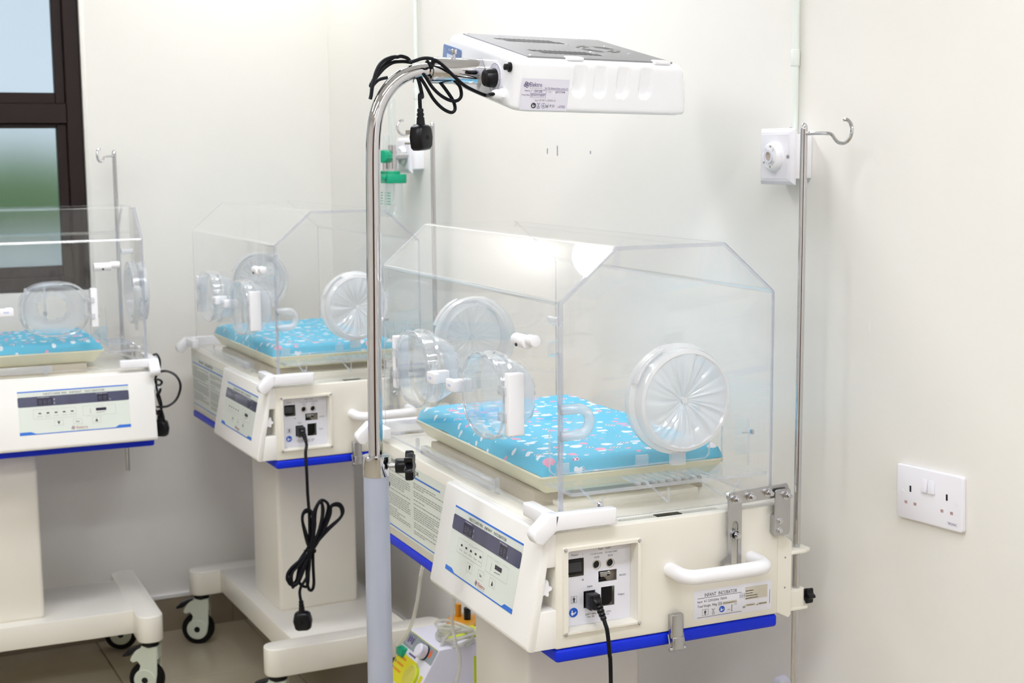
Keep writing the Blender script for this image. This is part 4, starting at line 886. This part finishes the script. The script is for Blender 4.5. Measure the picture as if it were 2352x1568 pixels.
for k in range(nz_+1):
    z = hh*k/nz_; tz = k/nz_
    e_b = .010; e_t = .014
    ins = (e_b-math.sqrt(max(0, e_b**2-(e_b-z)**2))) if z < e_b else ((e_t-math.sqrt(max(0, e_t**2-(z-hh+e_t)**2))) if z > hh-e_t else 0)
    ins *= .95; wz = hw-.018*tz**1.5; r_c = .022
    x0, x1, y0, y1 = -hl+ins, -ins, ins, wz-ins; rg = []
    def arc(cx, cyy, a0, a1, n=7): return [(cx+r_c*math.cos(math.radians(a0+(a1-a0)*i/n)), cyy+r_c*math.sin(math.radians(a0+(a1-a0)*i/n))) for i in range(n+1)]
    pts = arc(x1-r_c, y0+r_c, -90, 0)
    fr_ = [y0+r_c+(y1-y0-2*r_c)*i/ny_ for i in range(1, ny_)]
    pts += [(x1-groove(yy, z), yy) for yy in fr_]
    pts += arc(x1-r_c, y1-r_c, 0, 90) + arc(x0+r_c, y1-r_c, 90, 180) + arc(x0+r_c, y0+r_c, 180, 270)
    rings.append([(p[0], p[1], z) for p in pts])
b = MB(); b.loft(rings); head = b.build('lamp_head', 'headwhite', R, ang=50, M=RI @ MH)
# top plate with vents and fan grille
b = MB(); b.prism(rrect(-hl+.022, -.012, .022, hw-.040, .004), 'z', hh-.001, hh+.0022); tpl = b.build('top_plate', 'plategrey', head, bev=.0006, ang=60)
b = MB()
for (yb, xb) in ((.060, -.245), (.060, -.095)):
    for rw in range(2):
        for k in range(12): y = yb+.010*k+rw*.012; x = xb+rw*.022; b.add([(x, y, hh+.0028), (x+.018, y+.004, hh+.0028), (x+.018, y+.0085, hh+.0028), (x, y+.0045, hh+.0028)], [(0, 1, 2, 3)])
o = b.build('vent_slots', 'blackmatte', tpl, smooth=False); o['kind'] = 'stuff'
b = MB(); fcx, fcy = -.150, .232; fm = Print(lambda u, v, l: (u, v, hh+.0024+l))
for r0, r1 in ((.041, .035), (.029, .024)):
    for a0 in range(4):
        n = 8
        for k in range(n):
            a, c2 = math.radians(a0*90+12+66*k/n), math.radians(a0*90+12+66*(k+1)/n)
            fm.poly([(fcx+r0*math.cos(a), fcy+r0*math.sin(a)), (fcx+r0*math.cos(c2), fcy+r0*math.sin(c2)), (fcx+r1*math.cos(c2), fcy+r1*math.sin(c2)), (fcx+r1*math.cos(a), fcy+r1*math.sin(a))], 'black')
fm.build('fan_grille', tpl)
for (x, y) in ((fcx-.047, fcy-.04), (fcx-.047, fcy+.04), (fcx+.047, fcy-.04), (fcx+.047, fcy+.04), (-hl+.030, .030), (-.020, .030), (-hl+.030, hw-.048), (-.020, hw-.048)): MB().lathe([(.0034, 0), (.003, .0012), (.0, .0016)], (x, y, hh+.0022), 'z', 12, cap=False).build('screw', 'chrome', tpl)
for (x, y) in ((-.008, .11), (-.008, .285), (-hl+.010, .11), (-hl+.010, .285)): MB().box(x-.012, x+.006, y-.016, y+.016, hh-.002, hh+.0045).build('plate_clip', 'headwhite', head, bev=.002)
# dial, knobs, gland, display on the arm side (Y = 0)
dc = ah((1137, 179), 'y', -.001); b = MB(); b.cyl((dc.x, .001, dc.z), 'y', .026, -.003, 40); dl = b.build('tilt_dial', 'labellilac', head); 
pr = Print(lambda u, v, l: (dc.x+u, -.0021-l, dc.z+v)); pr.ring(0, 0, .0255, .0006, 'inkpurple', 40)
for k in range(9): a = math.radians(-60+30*k); pr.line(.020*math.cos(a), .020*math.sin(a), .023*math.cos(a), .023*math.sin(a), .0006, 'inkpurple' if k != 3 else 'inkred')
pr.build('dial_marks', dl)
b = MB(); b.lathe([(.0170, 0), (.0172, .004), (.0160, .015), (.0145, .0185), (.0, .019)], (dc.x-.001, -.002, dc.z), (0, -1, 0), 32, cap=False); b.build('tilt_knob', 'black', dl)
fc = ah((1171, 154), 'y', -.001); b = MB(); b.lathe([(.0085, 0), (.0085, .003), (.0058, .004), (.0055, .011), (.004, .012), (0, .012)], (fc.x, 0, fc.z), (0, -1, 0), 20, cap=False); b.build('fuse_cap', 'black', head)
gc = ah((1154, 217), 'y', -.001); b = MB(); b.cyl((gc.x, 0, gc.z), (0, -1, 0), .0105, .006, 6); b.lathe([(.0088, .006), (.0088, .014), (.0065, .020), (.0045, .021)], (gc.x, 0, gc.z), (0, -1, 0), 18); gl_ = b.build('cable_gland', 'headwhite', head)
d0, d1 = ah((1020, 97), 'y', 0), ah((1061, 113), 'y', 0); zt_ = max(d0.z, d1.z); xm0, xm1 = d0.x+.004, d1.x
b = MB(); b.prism(rrect(xm0, xm1, zt_-.036, zt_-.002, .004), 'y', -.0025, .001); b2 = b.build('display_panel', 'screenblue', head, bev=.0006, ang=60)
pr = Print(lambda u, v, l: (u, -.0026-l, v)); pr.rect(xm0+.022, xm1-.022, zt_-.032, zt_-.017, 'screenpale'); pr.text('ELEKTRO', xm0+.028, zt_-.011, .004, 'screenpale', .026); pr.build('lettering', b2)
# label on the front
u0, u1 = ah((1195, 215), 'x', 0).y+.001, ah((1305, 220), 'x', 0).y; v1 = ah((1250, 181), 'x', 0).z; v0 = ah((1245, 253), 'x', 0).z
pr = Print(lambda u, v, l: (l, u, v)); pr.rect(u0, u1, v0, v1, 'labellilac', .0004); lb = pr.build('rating_label', head)
pr = Print(lambda u, v, l: (l+.0004, u, v)); U_ = lambda k: u0+(u1-u0)*k; V_ = lambda k: v1+(v0-v1)*k
pr.logo(U_(.10), V_(.20), .0055, 'inkpurple'); pr.text('Elektro', U_(.165), V_(.255), .0075, 'inkpurple', (u1-u0)*.255); pr.text('G E N E S I S', U_(.17), V_(.325), .0022, 'inkgrey', (u1-u0)*.25)
pr.text('No. 71A Delamere Street, London, UK', U_(.49), V_(.315), .0028, 'inkpurple', (u1-u0)*.48); pr.line(U_(.45), V_(.34), U_(.985), V_(.34), .0004, 'inkpurple')
pr.text('Model No.', U_(.07), V_(.41), .0026, 'inkpurple', (u1-u0)*.115); pr.box(U_(.20), U_(.52), V_(.475), V_(.365), 'inkpurple', .0003); pr.text('EW-200', U_(.28), V_(.44), .0046, 'inkpurple', (u1-u0)*.155)
pr.text('S. No.', U_(.56), V_(.425), .0026, 'inkgrey', (u1-u0)*.07); pr.rect(U_(.67), U_(.98), V_(.475), V_(.375), 'labelwhite', .0001); pr.text('20F7573498', U_(.71), V_(.44), .0036, 'inkpurple', (u1-u0)*.21)
pr.text('Product Name', U_(.015), V_(.545), .0026, 'inkpurple', (u1-u0)*.165); pr.box(U_(.195), U_(.52), V_(.60), V_(.485), 'inkpurple', .0003); pr.text('LED PHOTOTHERAPY', U_(.21), V_(.56), .0036, 'inkpurple', (u1-u0)*.295)
pr.text('Input: 100-240 V~, 50/60Hz, 2A', U_(.30), V_(.71), .0034, 'inkgrey', (u1-u0)*.44)
zi = V_(.855); rI = .0048; pr.manual(U_(.285), zi, rI, 'ink'); pr.bin(U_(.385), zi, .010, 'inkpurple'); pr.ring(U_(.49), zi, rI, .0005, 'inkpurple'); pr.line(U_(.49), zi+rI*.8, U_(.49), zi, .0005, 'inkpurple')
for k in range(3): pr.line(U_(.49)-.003+.0009*k, zi-.0012*k, U_(.49)+.003-.0009*k, zi-.0012*k, .0004, 'inkpurple')
pr.poly([(U_(.545), zi-.003), (U_(.545), zi+.001), (U_(.59), zi+.001), (U_(.59), zi+.0045), (U_(.597), zi+.0045), (U_(.597), zi-.003)], 'inkgrey'); pr.text('IP 20', U_(.625), zi-.0022, .0046, 'inkpurple', (u1-u0)*.095)
pr.text('Developed by', U_(.83), V_(.86), .0022, 'inkpurple', (u1-u0)*.12); pr.text('Elektro Genesis', U_(.80), V_(.905), .0024, 'inkpurple', (u1-u0)*.15)
pr.build('lettering', lb)
# blue LED window under the head
MB().prism(rrect(-hl+.04, -.04, .04, hw-.06, .01), 'z', -.002, .002).build('led_window', 'screenpale', head)
# ---- lamp cord
cdz = lambda x, y: (820+x*.16582, 100+y*.16582)
def cp(l, dx=0): return [RI @ at(FW, cdz(*p), 'x', PX+dx) for p in l]
cord = empty('power_cord'); cord.parent = R
r0 = .0031
g0 = RI @ (MH @ Vector((gc.x, -.024, gc.z)))
MB().tube(spline([g0+(RI @ (MH @ Vector((gc.x, -.010, gc.z)))-g0)*1, g0] + cp([(1800, 722), (1650, 665), (1480, 575), (1330, 440), (1200, 312), (1100, 238), (1000, 204), (900, 208), (800, 240), (730, 262)], .034), 6), r0, 10).build('cable', 'cable', cord)
MB().tube(spline(cp([(745, 262), (700, 205), (610, 175), (560, 185), (480, 190), (380, 230), (310, 300), (262, 400), (235, 500), (212, 600), (195, 720), (182, 770)], -.002) , 6), r0*1.05, 10).build('cable', 'cable', cord)
MB().tube(spline(cp([(760, 262), (680, 250), (600, 248), (500, 262), (400, 320), (320, 400), (240, 500), (198, 560), (190, 590), (220, 520), (270, 430), (350, 320), (450, 230), (540, 175)], -.012), 6), r0*1.05, 10).build('cable', 'cable', cord)
MB().tube(spline(cp([(420, 470), (330, 490), (270, 525), (215, 590), (200, 650)], -.018), 6), r0, 10).build('cable', 'cable', cord)
MB().tube(spline(cp([(960, 235), (1000, 275), (1030, 335)], .026) + cp([(1050, 250), (1090, 250)], .024), 6), r0, 10).build('cable', 'cable', cord)
b = MB(); b.lathe([(.0175, -.0055), (.0205, -.0035), (.0205, .0035), (.0175, .0055)], RI @ at(FW, cdz(1060, 350), 'x', PX)+Vector((0, -.003, 0)), Vector((0, 1, -.12)), 24); b.build('cable_tie', 'black', cord)
e = RI @ at(FW, cdz(895, 1300), 'x', PX+.004); MP = Matrix.Translation(e+Vector((0, -.010, 0))) @ Matrix.Rotation(-.99, 4, 'Z') @ Matrix.Rotation(.03, 4, 'Y') @ Matrix.Scale(.92, 4)
MB().tube(spline(cp([(820, 400), (845, 480), (875, 590), (905, 740)], .004) + [MP @ Vector((0, .011, .080)), MP @ Vector((0, .011, .050))], 6), r0*1.1, 10).build('cable', 'cable', cord)
MB().tube(spline(cp([(850, 410), (880, 470), (960, 600), (1060, 770), (1180, 895), (1290, 952), (1345, 935), (1358, 880), (1330, 790), (1260, 680), (1170, 560), (1115, 500), (1080, 470)], .006), 6), r0, 10).build('cable', 'cable', cord)
MB().tube(spline(cp([(920, 420), (950, 460), (1040, 600), (1150, 710), (1270, 780), (1370, 795), (1430, 755), (1445, 690), (1425, 600), (1380, 540), (1340, 505)], .012), 6), r0, 10).build('cable', 'cable', cord)
b = MB(); b.tube(cp([(815, 420), (795, 470), (775, 540)], .01), .0008, 6); b.tube(cp([(790, 425), (760, 470)], .01), .0008, 6); b.build('tie_tail', 'black', cord)
ukplug(cord, MP)
tag(R, 'white phototherapy lamp head on a bent chrome pole and grey column', 'phototherapy lamp')

# ================================================================== SUCTION UNIT between the incubators
o = tag(empty('equipment_stand', Matrix.Translation((1.60, -.21, 0))), 'low white stand under the yellow and white pump unit', 'stand')
MB().box(-.17, .17, -.16, .16, .225, .250).build('stand_top', 'devwhite', o, bev=.004)
for sx in (-.14, .14):
    for sy in (-.13, .13): MB().cyl((sx, sy, 0), 'z', .012, .228, 14).build('leg', 'steel', o)
Q = [at(FW, Z_, 'y', -.30) for Z_ in ((942.5, 1433.8), (1009.4, 1502))]
q0, q1 = Q; zt2 = (q0.z+q1.z)/2; SX0, SX1 = q0.x, q1.x
o = empty('suction_pump', Matrix.Translation(((SX0+SX1)/2, -.30, 0))); hx_ = (SX1-SX0)/2
b = MB(); b.prism([(0, zt2), (-.070, zt2-.115), (-.070, .252), (.20, .252), (.20, zt2+.004)], 'x', -hx_, hx_)
sb = b.build('housing', 'devwhite', o, bev=.004)
dy_, dz_ = -.070, -.115; ln = math.hypot(dy_, dz_); dy_, dz_ = dy_/ln, dz_/ln
pf = lambda u, v, l: (u, dy_*(-v)+dz_*l, zt2+dz_*(-v)-dy_*l)
pr = Print(pf); H2 = hx_
pr.rect(-H2*.97, H2*.97, -.042, -.004, 'devgrey'); pr.rect(-H2*.97, H2*.97, -.004, -.0025, 'yellow', .0005); pr.rect(-H2*.90, -H2*.40, -.036, -.008, 'labelwhite', .0005); pr.rect(-H2*.35, H2*.9, -.010, -.0075, 'labelwhite', .0005); [pr.rect(-H2*.80+.011*k, -H2*.80+.011*k+.008, -.030+.004*(k % 2), -.014, 'inkpurple', .0008) for k in range(3)]
pr.rect(-H2*.97, H2*.30, -.128, -.058, 'yellow'); pr.rect(H2*.72, H2*.90, -.128, -.075, 'yellow'); pr.rect(-H2*.4, H2*.05, -.0525, -.048, 'inkpurple', .0006)
for k in range(3): pr.rect(-H2*.80+.0*k, -H2*.35, -.072-.016*k, -.066-.016*k, 'orange', .0006); pr.rect(-H2*.92, -H2*.86, -.072-.016*k, -.066-.016*k, 'inkpurple', .0006)
pr.rect(H2*.62, H2*.74, -.030, -.012, 'redorange', .0006)
pr.build('front_print', sb)
c_ = Vector(pf(H2*.38, -.026, 0)); nn = Vector((0, dz_, -dy_)).normalized()
b = MB(); b.lathe([(.019, 0), (.019, .004)], c_, nn, 28); kb = b.build('knob_base', 'black', sb); b = MB(); b.lathe([(.0175, .004), (.0175, .020), (.015, .023), (0, .0235)], c_, nn, 28, cap=False); b.build('vacuum_knob', 'devwhite', kb)
c_ = Vector(pf(H2*.35, -.092, 0)); b = MB(); b.lathe([(.030, 0), (.030, .008), (.027, .010)], c_, nn, 32); ga = b.build('gauge', 'lime', sb); b = MB(); b.lathe([(.026, .0102), (0, .0103)], c_, nn, 32, cap=False); b.build('gauge_face', 'yellow', ga); b = MB(); b.lathe([(.0275, .010), (.024, .013), (0, .014)], c_, nn, 32, cap=False); b.build('gauge_glass', 'port', ga)
b = MB(); c_ = Vector(pf(-H2*.78, -.056, 0)); b.box(c_.x-.018, c_.x+.018, c_.y-.012, c_.y+.012, c_.z-.010, c_.z+.010); b.build('power_switch', 'green', sb, bev=.002)
MB().box(-.025, .05, .05, .14, zt2+.003, zt2+.007).build('lid_panel', 'lime', sb); MB().box(H2-.001, H2+.0015, .09, .15, .26, zt2-.03).build('side_sticker', 'lime', sb)
MB().cyl((-.02, .06, zt2+.004), 'z', .006, .01, 12).build('port_stub', 'black', sb)
tag(o, 'white suction pump with yellow panel, round gauge and white knob', 'suction pump')
b = MB(); jb = at(FW, (1068, 1430), 'y', -.16); o = empty('collection_jar', Matrix.Translation((jb.x, jb.y, 0)))
MB().lathe([(.040, zt2+.006), (.045, zt2+.012), (.045, jb.z-.02), (.042, jb.z-.014)], (0, 0, 0), 'z', 28).build('jar', 'bottle', o); b = MB(); b.lathe([(.046, jb.z-.016), (.048, jb.z-.010), (.048, jb.z+.008), (.030, jb.z+.014)], (0, 0, 0), 'z', 28); b.cyl((-.018, -.01, jb.z+.012), 'z', .008, .034, 14); b.build('jar_lid', 'orange', o)
MB().cyl((.015, .0, jb.z+.012), 'z', .009, .032, 14).build('float_valve', 'black', o)
tag(o, 'suction jar with orange lid behind the coiled clear tubing', 'jar')
# clear tubing coil on the pump
cc = at(FW, (1045, 1462), 'y', -.235); b = MB(); pts = []
for k in range(6*20): a = 2*PI*k/20; rr_ = .048+.008*math.sin(k*.13); pts.append((cc.x+rr_*1.25*math.cos(a), cc.y+rr_*.75*math.sin(a), cc.z-.008+.006*(k/20)+.010*math.sin(a+k*.02)+.004*math.cos(2*a)))
pts = pts + [(pts[-1][0]-.03, pts[-1][1]-.03, pts[-1][2]-.03), (pts[-1][0]-.02, pts[-1][1]-.07, .33), (pts[-1][0]-.01, pts[-1][1]-.07, .262)]
b.tube(spline(pts, 3), .0042, 8); o = b.build('tubing_coil', 'softtube'); tag(o, 'coil of clear soft tubing lying on the suction pump', 'tubing')
b = MB(); b.tube(spline([at(FW, u, 'y', -.33) for u in ((1043, 1380), (1038, 1420), (1045, 1470), (1056, 1510), (1054, 1545), (1045, 1575))] , 6), .0042, 8); b.tube(spline([at(FW, u, 'y', -.33) for u in ((1043, 1380), (1046, 1360), (1050, 1330))]+[Vector((2.12, -.50, .7505))], 6), .0042, 8)
tag(b.build('hanging_tube', 'softtube'), 'clear tube hanging down from under the control panel to the pump', 'tubing')
b = MB(); b.tube(spline([at(FW, u, 'y', -.34) for u in ((966, 1322), (960, 1370), (952, 1410), (944, 1436), (930, 1465), (912, 1482))], 6), .0045, 8)
b.tube(spline([at(FW, (966, 1322), 'y', -.34), at(FW, (971, 1300), 'y', -.37), at(FW, (977, 1272), 'y', -.40)], 6), .0045, 8)
tag(b.build('air_tube', 'softtube'), 'thin translucent tube running down from the blue trim beside the grey column', 'tubing')
print('objects', len(bpy.data.objects), 'tris', sum(len(m_.loop_triangles) or len(m_.polygons)*2 for m_ in bpy.data.meshes))
